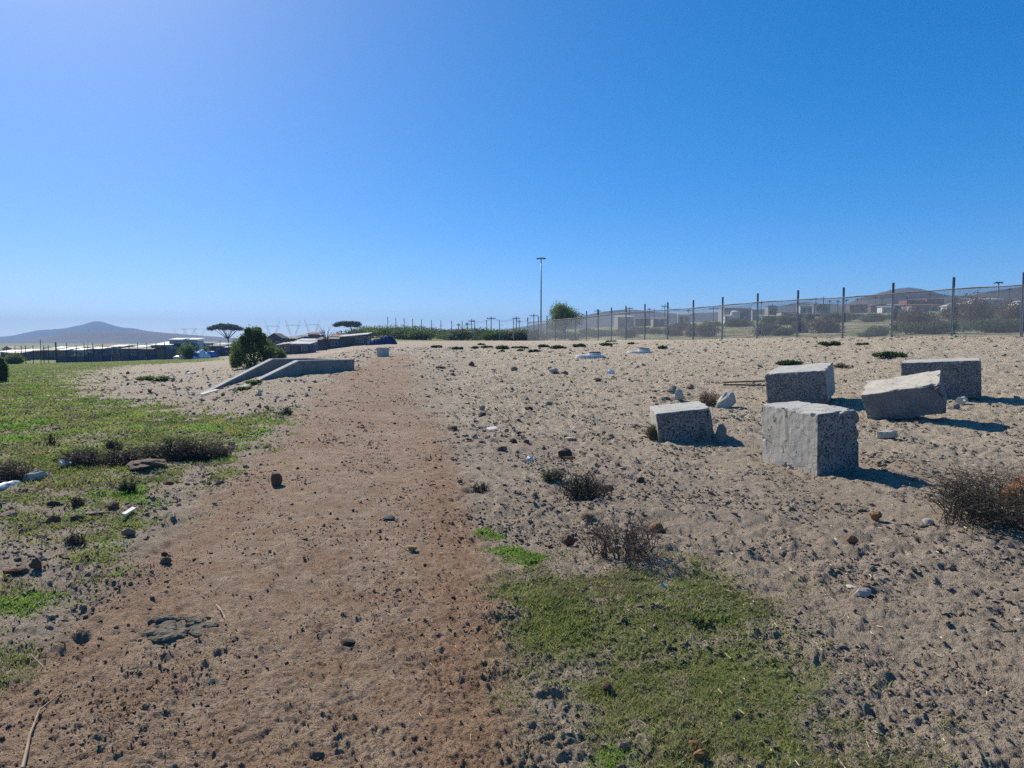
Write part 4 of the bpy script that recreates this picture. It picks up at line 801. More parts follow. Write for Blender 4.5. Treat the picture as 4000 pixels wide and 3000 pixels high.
def tank(px, yt, d, label, r=0.9, h=1.6, m=None):
    x = (px - CX) / F * d; zt = EYE + (YH - yt) / F * d; zg = float(macro(np.array([x]), np.array([d]))[0]); root = thing('water_tank', (x, d, zg), label, 'tank')
    b = MB(); b.tube([(0, 0, zt - zg - h), (0, 0, zt - zg - .25), (0, 0, zt - zg)], [r, r, r * .5], 14); b.build('tank_body', m or WALLS['white'], root); b = MB()
    for s in ((-.6, -.6), (.6, -.6), (.6, .6), (-.6, .6)): b.box((s[0] * r - .06, s[1] * r - .06, -.6), (s[0] * r + .06, s[1] * r + .06, zt - zg - h))
    b.build('stand', WALLS['grey'], root)
shack(2411, 2476, 1231, 165, 'grey', 'white', 'low grey shack with white roof right of the round tree', group=GR, yaw=0.15)
shack(2549, 2606, 1238, 160, 'grey', 'zinc', 'long low grey shed with flat roof in mid fence', group=GR, doors=((.2, 0), (.6, 0)), wins=())
shack(2480, 2545, 1240, 190, 'dark', 'dark', 'dark low shack between two grey sheds', group=GR)
shack(2645, 2694, 1222, 150, 'pale', 'white', 'small white-roofed hut standing alone', group=GR, yaw=-0.2)
shack(2826, 2930, 1197, 150, 'grey', 'zinc', 'tall flat-topped grey building with stained walls', group=GR, wins=((.5, .5), (.8, .5)), doors=((.65, 0),), cat='building', name='building')
shack(2828, 2859, 1226, 140, 'white', 'white', 'small white shed in front of the tall grey building', group=GR, wins=())
shack(2935, 2955, 1205, 160, 'grey', 'dark', 'narrow grey annexe right of the tall grey building', group=GR, wins=())
shack(2996, 3033, 1192, 170, 'grey', 'dark', 'squarish dark-roofed house beside a fence post', group=GR, cat='house', name='house')
shack(2978, 3028, 1227, 140, 'pale', 'white', 'low shelter with a bright white roof', group=GR, wins=()); shack(3030, 3066, 1229, 140, 'dark', 'dark', 'dark low lean-to right of the bright white roof', group=GR, wins=())
shack(3048, 3112, 1214, 160, 'cream', 'rust', 'cream shack with a rusty orange roof', group=GR); shack(3121, 3168, 1189, 185, 'pale', 'zinc', 'pale two-tier house with grey roof', group=GR, cat='house', name='house', wins=((.3, .5), (.75, .5)))
shack(3172, 3238, 1183, 190, 'grey', 'zinc', 'grey shed beneath two tall poles', group=GR); shack(3110, 3230, 1222, 150, 'dark', 'dark', 'row of dark low lean-tos below the pale house', group=GR, doors=((.2, 0), (.5, 0), (.8, 0)), wins=())
shack(3313, 3352, 1186, 180, 'brown', 'dark', 'dark brown shack left of the rusty one', group=GR); shack(3352, 3383, 1183, 180, 'rust', 'rust', 'rust red shack on the skyline left of a fence post', group=GR)
shack(3395, 3477, 1186, 185, 'brown', 'rust', 'dark red gabled shack behind the white cabin', group=GR, pitch='gable'); shack(3439, 3477, 1193, 160, 'white', 'white', 'white cabin beside a fence post', group=GR, wins=((.35, .5), (.7, .5)))
shack(3340, 3440, 1221, 140, 'dark', 'zinc', 'low dark shed with a thin bright roof edge', group=GR, doors=((.5, 0),), wins=())
shack(3486, 3551, 1187, 165, 'grey', 'white', 'grey shed with a crisp white roof', group=GR); shack(3553, 3684, 1187, 160, 'grey', 'rust', 'long grey shed with rust streaked roof', group=GR, doors=((.2, 0), (.7, 0)), wins=((.45, .5),))
shack(3534, 3605, 1168, 200, 'rust', 'rust', 'rusty red shed peeping over the white-roofed one', group=GR, wins=()); shack(3612, 3679, 1163, 200, 'rust', 'rust', 'rusty red shed with pale ridge on the skyline', group=GR, wins=())
shack(3690, 3712, 1190, 155, 'white', 'white', 'tiny white lean-to right of the long rusty shed', group=GR, wins=(), pitch='gable')
shack(3730, 3797, 1182, 165, 'cream', 'white', 'cream shack left of the light blue shed', group=GR, wins=((.25, .5),)); shack(3740, 3800, 1178, 190, 'brown', 'rust', 'rust topped shack behind the cream one', group=GR)
shack(3798, 3905, 1164, 165, 'blue', 'white', 'light blue-grey shed with flat pale roof', group=GR, wins=((.2, .5),), yaw=-0.1); shack(3969, 4040, 1172, 175, 'white', 'white', 'white house at the right edge behind the fence', group=GR, pitch='gable')
tank(2868, 1214, 140, 'white water tank left of the tall grey building'); tank(3192, 1190, 170, 'dark water tank on a stand below the poles', 0.7, 1.3, WALLS['dark'])
# left settlement
shack(12, 52, 1352, 128, 'pale', 'pink', 'pink-roofed gabled house at the far left', group=GL, pitch='gable', cat='house', name='house'); shack(4, 66, 1364, 104, 'dark', 'zinc', 'dark shack with a pale eave at the far left', group=GL)
shack(80, 122, 1360, 104, 'dark', 'zinc', 'shack with two white roof sheets left of the tall post', group=GL); shack(126, 156, 1361, 115, 'dark', 'dark', 'dark shack between the white and the tan roof', group=GL)
shack(158, 212, 1357, 100, 'brown', 'tan', 'long shack with a tan roof left of the tall post', group=GL, doors=((.3, 0), (.7, 0)))
shack(226, 262, 1357, 105, 'navy', 'zinc', 'bluish shack with grey roof right of the tall post', group=GL); shack(252, 300, 1353, 118, 'grey', 'white', 'shack with a bright white roof right of the tall post', group=GL); shack(290, 328, 1357, 105, 'grey', 'zinc', 'grey shack behind the scrap fence', group=GL)
shack(330, 352, 1356, 120, 'dark', 'dark', 'dark shack between two white roofs', group=GL, wins=()); shack(350, 402, 1352, 108, 'navy', 'white', 'shack with a long bright white roof behind the poles', group=GL, doors=((.25, 0), (.6, 0)))
shack(408, 438, 1350, 118, 'brown', 'zinc', 'brown shack with a dull roof right of the long white one', group=GL); shack(436, 482, 1344, 115, 'grey', 'zinc', 'shack with two stacked white roof edges', group=GL, rise=0.0); shack(476, 545, 1352, 105, 'dark', 'dark', 'wide dark shack behind the scrap fence', group=GL, doors=((.3, 0), (.75, 0)))
shack(548, 596, 1354, 108, 'brown', 'dark', 'brown dark-roofed shack in the middle of the left row', group=GL); shack(592, 672, 1338, 110, 'grey', 'zinc', 'long grey shack with a thin pale roof edge', group=GL, doors=((.2, 0), (.6, 0)), wins=((.4, .5), (.8, .5)))
shack(664, 716, 1317, 112, 'grey', 'white', 'tall shack with a gleaming white roof, the left of two', group=GL); shack(716, 774, 1317, 114, 'blue', 'white', 'tall pale blue shack with a gleaming white roof, the right of two', group=GL)
shack(778, 836, 1332, 130, 'blue', 'dark', 'hazy bluish shack right of the gleaming roofs', group=GL); shack(836, 905, 1336, 120, 'navy', 'zinc', 'navy shack with a small gleaming roof under the flat pine', group=GL)
for x0, x1, yt, d, wl_, rf_, lab in ((20, 78, 1368, 96, 'dark', 'dark', 'low dark shack below the pink-roofed house'), (120, 160, 1352, 140, 'brown', 'rust', 'rusty shack peeping up left of the tan roof'), (210, 240, 1352, 140, 'dark', 'zinc', 'small dark shack right behind the tall post'), (300, 352, 1348, 145, 'brown', 'dark', 'brown shack peeping over the bright white roof'), (390, 440, 1344, 145, 'dark', 'rust', 'dark rusty-roofed shack behind the long white roof'), (478, 530, 1342, 140, 'dark', 'dark', 'dark shack peeping over the wide dark one'), (524, 580, 1346, 125, 'navy', 'zinc', 'navy shack with dull roof in the middle of the left row'), (572, 628, 1340, 140, 'brown', 'dark', 'brown shack left behind the long grey one'), (628, 668, 1332, 135, 'dark', 'zinc', 'dark shack left of the gleaming white roofs'), (820, 870, 1342, 104, 'dark', 'dark', 'dark low shack right of the blue plastic heap'), (880, 930, 1346, 100, 'brown', 'white', 'brown shack with a pale roof left of the big bush'), (1165, 1206, 1302, 96, 'navy', 'dark', 'navy shack behind the blue tarpaulin front'), (1290, 1340, 1302, 90, 'brown', 'rust', 'rusty shack behind the long dark one')):
    shack(x0, x1, yt, d, wl_, rf_, lab, group='shacks in the second row')
# centre
shack(1045, 1102, 1301, 84, 'navy', 'dark', 'blue gabled shack beside the big green bush', group=GC, pitch='gable'); shack(1100, 1165, 1310, 92, 'dark', 'dark', 'dark shack behind the cream-roofed one', group=GC)
shack(1081, 1141, 1330, 72, 'dark', 'tan', 'shack with a cream sloping roof beside the bush', group=GC, rise=-0.12); shack(1140, 1212, 1328, 70, 'navy', 'zinc', 'shack with a blue tarpaulin front and pale roof edge', group=GC)
shack(1205, 1249, 1291, 86, 'brown', 'rust', 'tall rusty box-like shack on the skyline', group=GC, wins=()); shack(1160, 1240, 1318, 80, 'grey', 'zinc', 'grey shack below the rusty box', group=GC)
shack(1242, 1336, 1311, 78, 'navy', 'dark', 'long dark shack left of the bright roof', group=GC, doors=((.25, 0), (.6, 0))); shack(1328, 1434, 1298, 78, 'dark', 'zinc', 'dark shack with a bright tilted tin roof', group=GC, rise=-0.09, doors=((.3, 0), (.55, 0)), wins=((.75, .5),))
def tarp():
    d = 74; prof = [(1434, 1335), (1460, 1326), (1500, 1316), (1520, 1310), (1532, 1314), (1542, 1330), (1552, 1346)]; x0 = (1490 - CX) / F * d; zg = float(macro(np.array([x0]), np.array([d]))[0])
    root = thing('tarpaulin', (x0, d, zg), 'dark navy tarpaulin draped over a heap at the end of the shacks', 'tarpaulin'); V = []; n = 40; m_ = 14
    for j in range(m_):
        v = j / (m_ - 1)
        for i in range(n):
            px = 1434 + 118 * i / (n - 1); zt = EYE + (YH - np.interp(px, *zip(*prof))) / F * d - zg; pf = math.sin(math.pi * min(1, v * 1.0)) if v > 0.5 else min(1.0, v * 3.2) ** 0.6
            V.append(((px - CX) / F * d - x0, -0.6 + v * 2.6 + 0.06 * math.sin(i * 1.3), -0.4 + (zt + 0.4) * (pf if v <= 0.5 else max(0.0, 1 - (v - 0.5) * 1.9)) + 0.05 * math.sin(i * .9 + j)))
    Fc = np.array([(j * n + i, j * n + i + 1, (j + 1) * n + i + 1, (j + 1) * n + i) for j in range(m_ - 1) for i in range(n - 1)]); link('cover', meshdata('cover', V, Fc, True, [mat('navy_tarp', (0.014, 0.03, 0.10), (0.02, 0.04, 0.13), 3, 1.0, spec=0.05)]), root)
tarp()
# scrap fence of the left field
def scrap_fence():
    xs = [222, 262, 300, 332, 345, 363, 402, 437, 470, 505, 540, 574, 612, 645, 690, 720, 775, 800, 830, 862, 895]; pts = []
    for px in xs:
        d = 78 + (px - 222) * 0.002 * 8; x = (px - CX) / F * d; pts.append(Vector((x, d, float(macro(np.array([x]), np.array([d]))[0]))))
    root = thing('scrap_fence', pts[0], 'dark fence of poles and scrap sheets along the far side of the left field', 'fence'); r = np.random.default_rng(3); pm = mat('weathered_pole', (0.035, 0.033, 0.035), (0.06, 0.055, 0.05), 5, 0.9)
    for k, p in enumerate(pts):
        h = 2.25 if k == 0 else r.uniform(1.5, 2.3); b = MB(); b.tube([(0, 0, -.5), (r.uniform(-.06, .06), 0, h)], [0.085 if k == 0 else 0.05, 0.075 if k == 0 else 0.035], 6); b.build('pole', pm, root, p - pts[0])
        if k < len(pts) - 1:
            q = pts[k + 1] - p; h = r.uniform(0.6, 1.35); b = MB(); b.box((0.03, 0.05, -0.4), (q.length - 0.03, 0.08, h)); b.build('scrap_sheet', WALLS[('dark', 'navy', 'brown', 'dark', 'navy')[k % 5]], root, p - pts[0], (0, -math.atan2(q.z, math.hypot(q.x, q.y)), math.atan2(q.y, q.x)))
    for h in (1.35, 1.6):
        b = MB(); b.tube([p - pts[0] + Vector((0, -0.06, h)) for p in pts], 0.012, 4); b.build('wire', pm, root)
    # a second line of poles further left
scrap_fence()
def left_poles():
    xs = [28, 60, 84, 101, 130, 160, 172, 190]
    d0 = 74; pm = MATS['weathered_pole']; P = []
    for px in xs: x = (px - CX) / F * d0; P.append(Vector((x, d0, float(macro(np.array([x]), np.array([d0]))[0]))))
    root = thing('pole_fence', P[0], 'thin pole and wire fence at the far left of the field', 'fence')
    for k, p in enumerate(P): b = MB(); b.tube([(0, 0, -.5), (0.03, 0, 1.9 if k != 5 else 2.5)], [0.04, 0.03], 5); b.build('pole', pm, root, p - P[0])
    for h in (0.5, 1.1, 1.6): b = MB(); b.tube([p - P[0] + Vector((0, 0, h)) for p in P], 0.01, 4); b.build('wire', pm, root)
left_poles()

# ------------------------------------------------------------------ poles, mast, pylons
pole_m = mat('utility_pole_wood', (0.055, 0.05, 0.048), (0.085, 0.075, 0.07), 2, 0.9)
def pole(px, yt, d, label, arm=0.9, r=0.11, group='utility poles'):
    x = (px - CX) / F * d; zg = float(macro(np.array([x]), np.array([d]))[0]); h = EYE + (YH - yt) / F * d - zg; root = thing('utility_pole', (x, d, zg), label, 'pole', group)
    b = MB(); b.tube([(0, 0, -1), (0, 0, h)], [r, r * .7], 7); b.build('shaft', pole_m, root)
    if arm:
        b = MB(); b.box((-arm, -.06, h - .55), (arm, .06, h - .42)); o = b.build('crossarm', pole_m, root); b = MB()
        for s in (-.9, -.45, .45, .9): b.tube([(s * arm, 0, h - .42), (s * arm, 0, h - .2)], .045, 5)
        b.build('insulators', steel, o)
    return Vector((x, d, zg + h - .25))
P = []
for px, yt, d, lab, arm in ((1792, 1262, 150, 'short pole on the mound, leftmost of the skyline poles', .4), (1825, 1258, 150, 'short pole second from left on the mound', .4), (1843, 1246, 150, 'pole with crossarm on the mound left of the thick one', .7), (1919, 1236, 150, 'thick dark pole at the crest of the mound', .9), (2017, 1236, 150, 'pole between the mound and the floodlight mast', .8), (2028, 1249, 170, 'short pole just right of the mast-side pole', .4), (2085, 1226, 160, 'braced pole just left of the floodlight mast', 1.0)): P.append(pole(px, yt, d, lab, arm))
P2 = []
for px, yt, d, lab, arm in ((2332, 1209, 190, 'pole at the right edge of the round tree', .8), (2458, 1199, 190, 'pole above the low grey shack', .9), (2534, 1203, 200, 'lamp pole right of the low grey shack', .5), (2553, 1207, 180, 'pole at the left end of the long low shed', .6), (2594, 1190, 180, 'tall pole at the right end of the long low shed', .9), (2687, 1208, 180, 'pole above the small white-roofed hut', .5), (2784, 1199, 170, 'pole with wide arm left of the tall grey building', 1.1), (2969, 1176, 180, 'pole right of the tall grey building', .5), (3012, 1188, 165, 'pole in front of the squarish house', .9), (3181, 1163, 190, 'left of two tall poles over the grey shed', .6), (3210, 1160, 190, 'right of two tall poles over the grey shed', .6), (3235, 1172, 195, 'pole right of the two tall ones', .5), (3267, 1172, 190, 'pole halfway to the dark brown shack', .5), (3300, 1168, 190, 'pole left of the dark brown shack', .5), (3342, 1165, 195, 'pole above the dark brown shack', .5), (3412, 1158, 195, 'pole over the left of the dark red gable', .5), (3438, 1163, 195, 'pole over the right of the dark red gable', .5), (3536, 1160, 200, 'pole at the left of the rusty sheds', .6), (3623, 1143, 210, 'pole above the rusty sheds', .6), (3762, 1152, 190, 'pole above the cream shack', .8), (3808, 1138, 200, 'pole above the light blue shed', .8), (3933, 1125, 200, 'pole at the right end of the light blue shed', .6)): P2.append(pole(px, yt, d, lab, arm))
def wires(P, label, sag=0.6):
    root = thing('power_line', P[0], label, 'power line')
    for k, (a, c) in enumerate(zip(P[:-1], P[1:])):
        b = MB()
        for dz in (0, -0.25): b.tube([a.lerp(c, t / 8) - P[0] + Vector((0, 0, dz - sag * 4 * (t / 8) * (1 - t / 8))) for t in range(9)], 0.018, 4)
        b.build('cable', pole_m, root)
wires(P, 'overhead cables strung between the skyline poles on the mound'); wires(P2, 'overhead cables strung along the poles behind the mesh fence')
def mast(px, yt, d, label, w, head, floods):
    x = (px - CX) / F * d; zg = float(macro(np.array([x]), np.array([d]))[0]); h = EYE + (YH - yt) / F * d - zg; root = thing('floodlight_mast', (x, d, zg), label, 'light mast')
    b = MB(); b.tube([(0, 0, -1), (0, 0, h * .5), (0, 0, h)], [w, w * .75, w * .5], 10); b.build('shaft', mat('mast_steel', (0.27, 0.29, 0.31), (0.22, 0.24, 0.26), 1, 0.5, metallic=0.4), root, smooth=True)
    b = MB(); b.tube([(0, 0, h - .1), (0, 0, h + .12)], head * .55, 12); o = b.build('head_ring', steel_d, root)
    for k in range(floods):
        a = 2 * math.pi * k / floods; b = MB(); M = Matrix.Translation((math.cos(a) * head * .8, math.sin(a) * head * .8, h)) @ Matrix.Rotation(a, 4, 'Z') @ Matrix.Rotation(.4, 4, 'Y'); b.box((-.35, -.3, -.12), (.35, .3, .12), M); b.build('floodlight', steel_d, o)
mast(2113, 1013, 270, 'very tall slender floodlight mast left of the round tree', 0.36, 1.9, 8); mast(3888, 1106, 210, 'shorter floodlight mast above the light blue shed', 0.34, 1.1, 6)
pyl_m = mat('pylon_steel', (0.20, 0.21, 0.23), (0.16, 0.17, 0.19), 1, 0.6, metallic=0.3)
def pylon(px, yt, yw, d, label, ybase=1345, group='power pylons'):
    """delta pylon: splayed legs, cross beam, two horns"""
    s = d / F; x = (px - CX) / F * d; zg = -4.0; ht = EYE + (YH - yt) * s - zg; hb = EYE + (YH - yw) * s - zg; wb = 42 * s * 1.15; root = thing('power_pylon', (x, d, zg), label, 'pylon', group); t = 0.0048 * ht / 2.2
    waist = hb * 0.42
    b = MB()
    for sx in (-1, 1):
        for sy in (-1, 1): b.tube([(sx * wb * .34, sy * wb * .3, 0), (sx * wb * .10, sy * wb * .10, waist)], t, 4)
    for k in range(5):
        f0, f1 = k / 5, (k + 1) / 5
        for sy in (-1, 1):
            q0, q1 = wb * (.34 - .24 * f0), wb * (.34 - .24 * f1); y0, y1 = sy * wb * (.3 - .2 * f0), sy * wb * (.3 - .2 * f1); b.tube([(-q0, y0, waist * f0), (q1, y1, waist * f1)], t * .6, 4); b.tube([(q0, y0, waist * f0), (-q1, y1, waist * f1)], t * .6, 4)
    b.build('tower_body', pyl_m, root); b = MB()
    for sx in (-1, 1):
        for sy in (-1, 1): b.tube([(sx * wb * .05, sy * wb * .1, waist), (sx * wb * .40, sy * wb * .06, hb)], t, 4); b.tube([(sx * wb * .12, sy * wb * .1, waist), (sx * wb * .52, sy * wb * .06, hb)], t, 4)
        for k in range(5): f = k / 5; b.tube([(sx * wb * (.05 + .35 * f), 0, waist + (hb - waist) * f), (sx * wb * (.12 + .40 * min(1, f + .2)), 0, waist + (hb - waist) * min(1, f + .2))], t * .6, 4)
    b.build('window_legs', pyl_m, root); b = MB(); dz = wb * .06
    for (z0, e) in ((hb, .72), (hb + dz, .55)): b.tube([(-wb * e, 0, z0), (wb * e, 0, z0)], t, 4)
    for k in range(12): u0 = -0.6 + k * .1; b.tube([(wb * u0, 0, hb), (wb * (u0 + .05), 0, hb + dz), (wb * (u0 + .1), 0, hb)], t * .6, 4)
    b.build('cross_beam', pyl_m, root); b = MB()
    for sx in (-1, 1):
        for q in (.36, .52): b.tube([(sx * wb * q, 0, hb + dz), (sx * wb * .62, 0, ht)], t, 4)
    b.build('horns', pyl_m, root)
pylon(1067, 1252, 1276, 620, 'pylon with two horns, left of the three above the shacks'); pylon(1147, 1250, 1272, 600, 'pylon with two horns, middle of the three above the shacks'); pylon(1222, 1249, 1270, 580, 'pylon with two horns, right of the three above the shacks')
pylon(706, 1284, 1287, 1100, 'tiny distant pylon, left of three above the gleaming roofs'); pylon(744, 1283, 1286, 1100, 'tiny distant pylon, middle of three above the gleaming roofs'); pylon(782, 1284, 1287, 1100, 'tiny distant pylon, right of three above the gleaming roofs')
# ------------------------------------------------------------------ vegetation
def leaf_mass(r, n, centers, radii, size, flat=0.0, outer=0.55, tint=None):
    """n small leaf faces spread through ellipsoid clumps"""
    k = r.integers(len(centers), size=n); C = np.asarray(centers, float)[k]; Rd = np.asarray(radii, float)[k]
    d = r.normal(size=(n, 3)); d /= np.linalg.norm(d, axis=1)[:, None]; q = outer + (1 - outer) * r.random(n) ** 0.5
    q = q * (1 + 0.22 * r.normal(size=n)); P = C + d * q[:, None] * Rd
    u = r.normal(size=(n, 3)); u /= np.linalg.norm(u, axis=1)[:, None]; w = np.cross(u, r.normal(size=(n, 3))); w /= np.linalg.norm(w, axis=1)[:, None] + 1e-9
    s = size * r.uniform(0.6, 1.4, n)[:, None]; a = P - u * s; b = P + w * s * 0.45; c = P + u * s; e = P - w * s * 0.45
    V = np.stack([a, b, c, e], 1).reshape(-1, 3); Fc = np.arange(4 * n).reshape(n, 4)
    clump = np.asarray(tint if tint is not None else r.random(len(centers)))[k]
    t = np.clip(clump * 0.7 + 0.3 * r.random(n), 0, 1); return V, Fc, np.repeat(t, 4)
bark = mat('bark', (0.10, 0.075, 0.055), (0.06, 0.048, 0.038), 6, 0.95, 0.5, 12)
G_DARK = leafmat('dark_foliage', (0.055, 0.095, 0.028), (0.140, 0.200, 0.055), 0.5)
G_MID = leafmat('mid_foliage', (0.070, 0.115, 0.028), (0.165, 0.220, 0.060), 0.5)
G_PINE = leafmat('pine_foliage', (0.018, 0.030, 0.018), (0.045, 0.065, 0.034), 0.2)
G_TUFT = leafmat('tuft_foliage', (0.030, 0.060, 0.018), (0.070, 0.120, 0.032), 0.3)
B_SCRUB = leafmat('brown_scrub', (0.120, 0.092, 0.068), (0.215, 0.170, 0.122), 0.4)
G_SCRUB = leafmat('grey_green_scrub', (0.085, 0.10, 0.045), (0.16, 0.18, 0.08), 0.4)
G_TURF = leafmat('grass_blade', (0.135, 0.180, 0.042), (0.370, 0.395, 0.125), 0.45)
G_BRIGHT = leafmat('bright_weed', (0.120, 0.215, 0.030), (0.270, 0.400, 0.080), 0.5)
G_STRAW = leafmat('dead_blade', (0.20, 0.165, 0.085), (0.40, 0.33, 0.19), 0.3)
def bush(px, py, w, h, d, m, label, seed, n=2500, size=0.06, cat='bush', name='bush', lobes=9, deep=0.9, stems=True, group=None, yb=None, shape=None):
    r = np.random.default_rng(seed)
    if d is None: x, y = G(px, py)
    else: y = d; x = (px - CX) / F * d
    s = y / F; W, H = w * s, h * s; z = float(macro(np.array([x]), np.array([y]))[0]); root = thing(name, (x, y, z), label, cat, group)
    cen = []; rad = []
    for k in range(lobes):
        a = r.uniform(0, 6.28); q = r.uniform(0, 0.62) if k else 0; zz = r.uniform(0.22, 0.72) * (1 - 0.45 * q); rr = r.uniform(0.25, 0.42) * (1.25 if k == 0 else 1)
        cen.append((math.cos(a) * q * W / 2, math.sin(a) * q * W / 2 * deep, zz * H)); rad.append((rr * W * .62, rr * W * .62 * deep, min(rr * H, zz * H + .02, H * (1.0 - zz) + 0.06 * H)))
    if shape:                                                     # own silhouette: (across, up, radius) in shares of width and height
        cen = [(a * W / 2, r.uniform(-.3, .3) * W / 2 * deep, b * H) for a, b, c in shape]; rad = [(c * W / 2, c * W / 2 * deep, c * H * .62) for a, b, c in shape]; lobes = len(cen)
    V, Fc, t = leaf_mass(r, n, cen, rad, size); V[:, 2] = np.maximum(V[:, 2], -0.05)
    link('foliage', meshdata('foliage', V, Fc, False, [m], None, t), root)
    if stems:
        b = MB()
        for k in range(7): c = cen[k % lobes]; b.tube([(r.uniform(-.08, .08) * W, r.uniform(-.08, .08) * W, -0.1), (c[0] * .5, c[1] * .5, c[2] * .6), (c[0], c[1], c[2] * 1.1)], [0.018 * H, .012 * H, .005 * H], 5)
        b.build('stems', bark, root)
    return root
bush(984, 1440, 196, 160, 38, G_DARK, 'big dark green round bush behind the concrete ramp', 3, 19000, 0.05, shape=[(.05, .62, .42), (.12, .82, .26), (-.2, .72, .24), (.3, .7, .26), (-.42, .5, .34), (.5, .46, .34), (-.6, .28, .30), (.66, .22, .28), (0, .3, .55), (-.3, .22, .45), (.35, .2, .45), (.2, .9, .12), (-.05, .88, .13), (-.72, .12, .2), (.42, .66, .14), (-.34, .68, .13)])
bush(1080, 1400, 90, 62, 46, G_MID, 'lower green bush right of the big round bush', 4, 4000, 0.055)
bush(-5, 1470, 75, 95, 30, G_DARK, 'dark green bush cut by the left edge', 5, 4000, 0.05); bush(60, 1395, 120, 38, 72, G_MID, 'low green bush under the far left shacks', 6, 2500, 0.10)
bush(735, 1395, 80, 62, 82, G_MID, 'green bush in front of the gleaming white roofs', 7, 3000, 0.09); bush(800, 1385, 60, 42, 86, G_DARK, 'dark bush right of the gleaming white roofs', 8, 2000, 0.1); bush(300, 1378, 60, 22, 90, G_DARK, 'dark green bush behind the scrap fence', 9, 1500, 0.1)
def tree(px, yb, yt, w, d, m, label, seed, n=9000, size=0.12):
    r = np.random.default_rng(seed); x = (px - CX) / F * d; z = float(macro(np.array([x]), np.array([d]))[0]); s = d / F; H = EYE + (YH - yt) * s - z; W = w * s; root = thing('tree', (x, d, z), label, 'tree'); cen = []; rad = []; b = MB()
    tr = [(0, 0, -.5), (0.1, 0, H * .2), (-.05, .1, H * .38)]; b.tube(tr, [H * .04, H * .032, H * .025], 8)
    for k in range(20):
        a = r.uniform(0, 6.28); q = r.uniform(0.1, 0.85); zz = r.uniform(0.38, 0.86) * (1 - .25 * q * q); c = (math.cos(a) * q * W * .42, math.sin(a) * q * W * .42, zz * H); cen.append(c); f = r.uniform(.12, .22); rad.append((f * W, f * W, f * W * r.uniform(.7, 1.1)))
        if k < 11: b.tube([tr[2], (c[0] * .5, c[1] * .5, H * .38 + (c[2] - H * .38) * .6), c], [H * .018, H * .01, H * .004], 5)
    b.build('trunk', bark, root); V, Fc, t = leaf_mass(r, n, cen, rad, size, outer=.35); link('crown', meshdata('crown', V, Fc, False, [m], None, t), root)
tree(2200, 1310, 1172, 190, 100, G_MID, 'round leafy green tree rising behind the fence in the middle', 11, 12000, 0.10)
def flat_pine(px, yt, ybot, w, d, label, seed):
    """stone pine: bare forking limbs under one flat cap"""
    r = np.random.default_rng(seed); s = d / F; x = (px - CX) / F * d; z = float(macro(np.array([x]), np.array([d]))[0]); zt = EYE + (YH - yt) * s - z; zc = EYE + (YH - ybot) * s - z; W = w * s; root = thing('umbrella_pine', (x, d, z), label, 'tree', 'umbrella pines'); b = MB(); cen = []; rad = []; z0 = max(1.5, zc - (zt - zc) * 1.3)
    b.tube([(0.1 * W, 0, -1), (.09 * W, 0, z0 * .6), (0.06 * W, 0, z0)], [.028 * W, .022 * W, .018 * W], 7)
    for k in range(26):
        a = 2 * math.pi * k / 26 + r.uniform(-.2, .2); q = math.sqrt(r.uniform(0.02, 1)); e = 1 - .75 * q * q; c = (math.cos(a) * q * W * .5 - .02 * W, math.sin(a) * q * W * .42, zc + (zt - zc) * e * .7); cen.append(c); rad.append((W * .13, W * .13, (zt - zc) * .28))
        if k % 2 == 0: b.tube([(0.06 * W, 0, z0), (c[0] * .45 + .03 * W, c[1] * .45, z0 + (c[2] - z0) * .5), (c[0] * .9, c[1] * .9, c[2])], [.012 * W, .008 * W, .004 * W], 5)
    b.build('trunk', bark, root); V, Fc, t = leaf_mass(r, 9000, cen, rad, W * .018, outer=.2); link('crown', meshdata('crown', V, Fc, False, [G_PINE], None, t), root)
flat_pine(885, 1263, 1290, 122, 190, 'flat-topped umbrella pine with bare forking limbs at left', 5); flat_pine(1365, 1251, 1277, 108, 165, 'flat-topped umbrella pine rising above the green mound', 6)
def bare_tree(px, yb, yt, w, d, label, seed):
    r = np.random.default_rng(seed); x = (px - CX) / F * d; z = float(macro(np.array([x]), np.array([d]))[0]); H = EYE + (YH - yt) / F * d - z; W = w / F * d; root = thing('bare_tree', (x, d, z), label, 'tree'); b = MB(); b.tube([(0, 0, -.3), (0.05, 0, H * .35)], [.07, .05], 6); b.build('trunk', bark, root); b = MB()
    for k in range(26): a = r.uniform(0, 6.28); q = r.uniform(.2, 1); e = Vector((math.cos(a) * W * .5 * q, math.sin(a) * W * .4 * q, H * r.uniform(.6, 1))); b.tube([(0.05, 0, H * r.uniform(.15, .35)), e * .5 + Vector((0, 0, H * .22)), e], [.03, .018, .006], 4)
    b.build('branches', bark, root)
bare_tree(1275, 1330, 1272, 75, 72, 'leafless grey tree between the rusty box and the bright tin roof', 4)
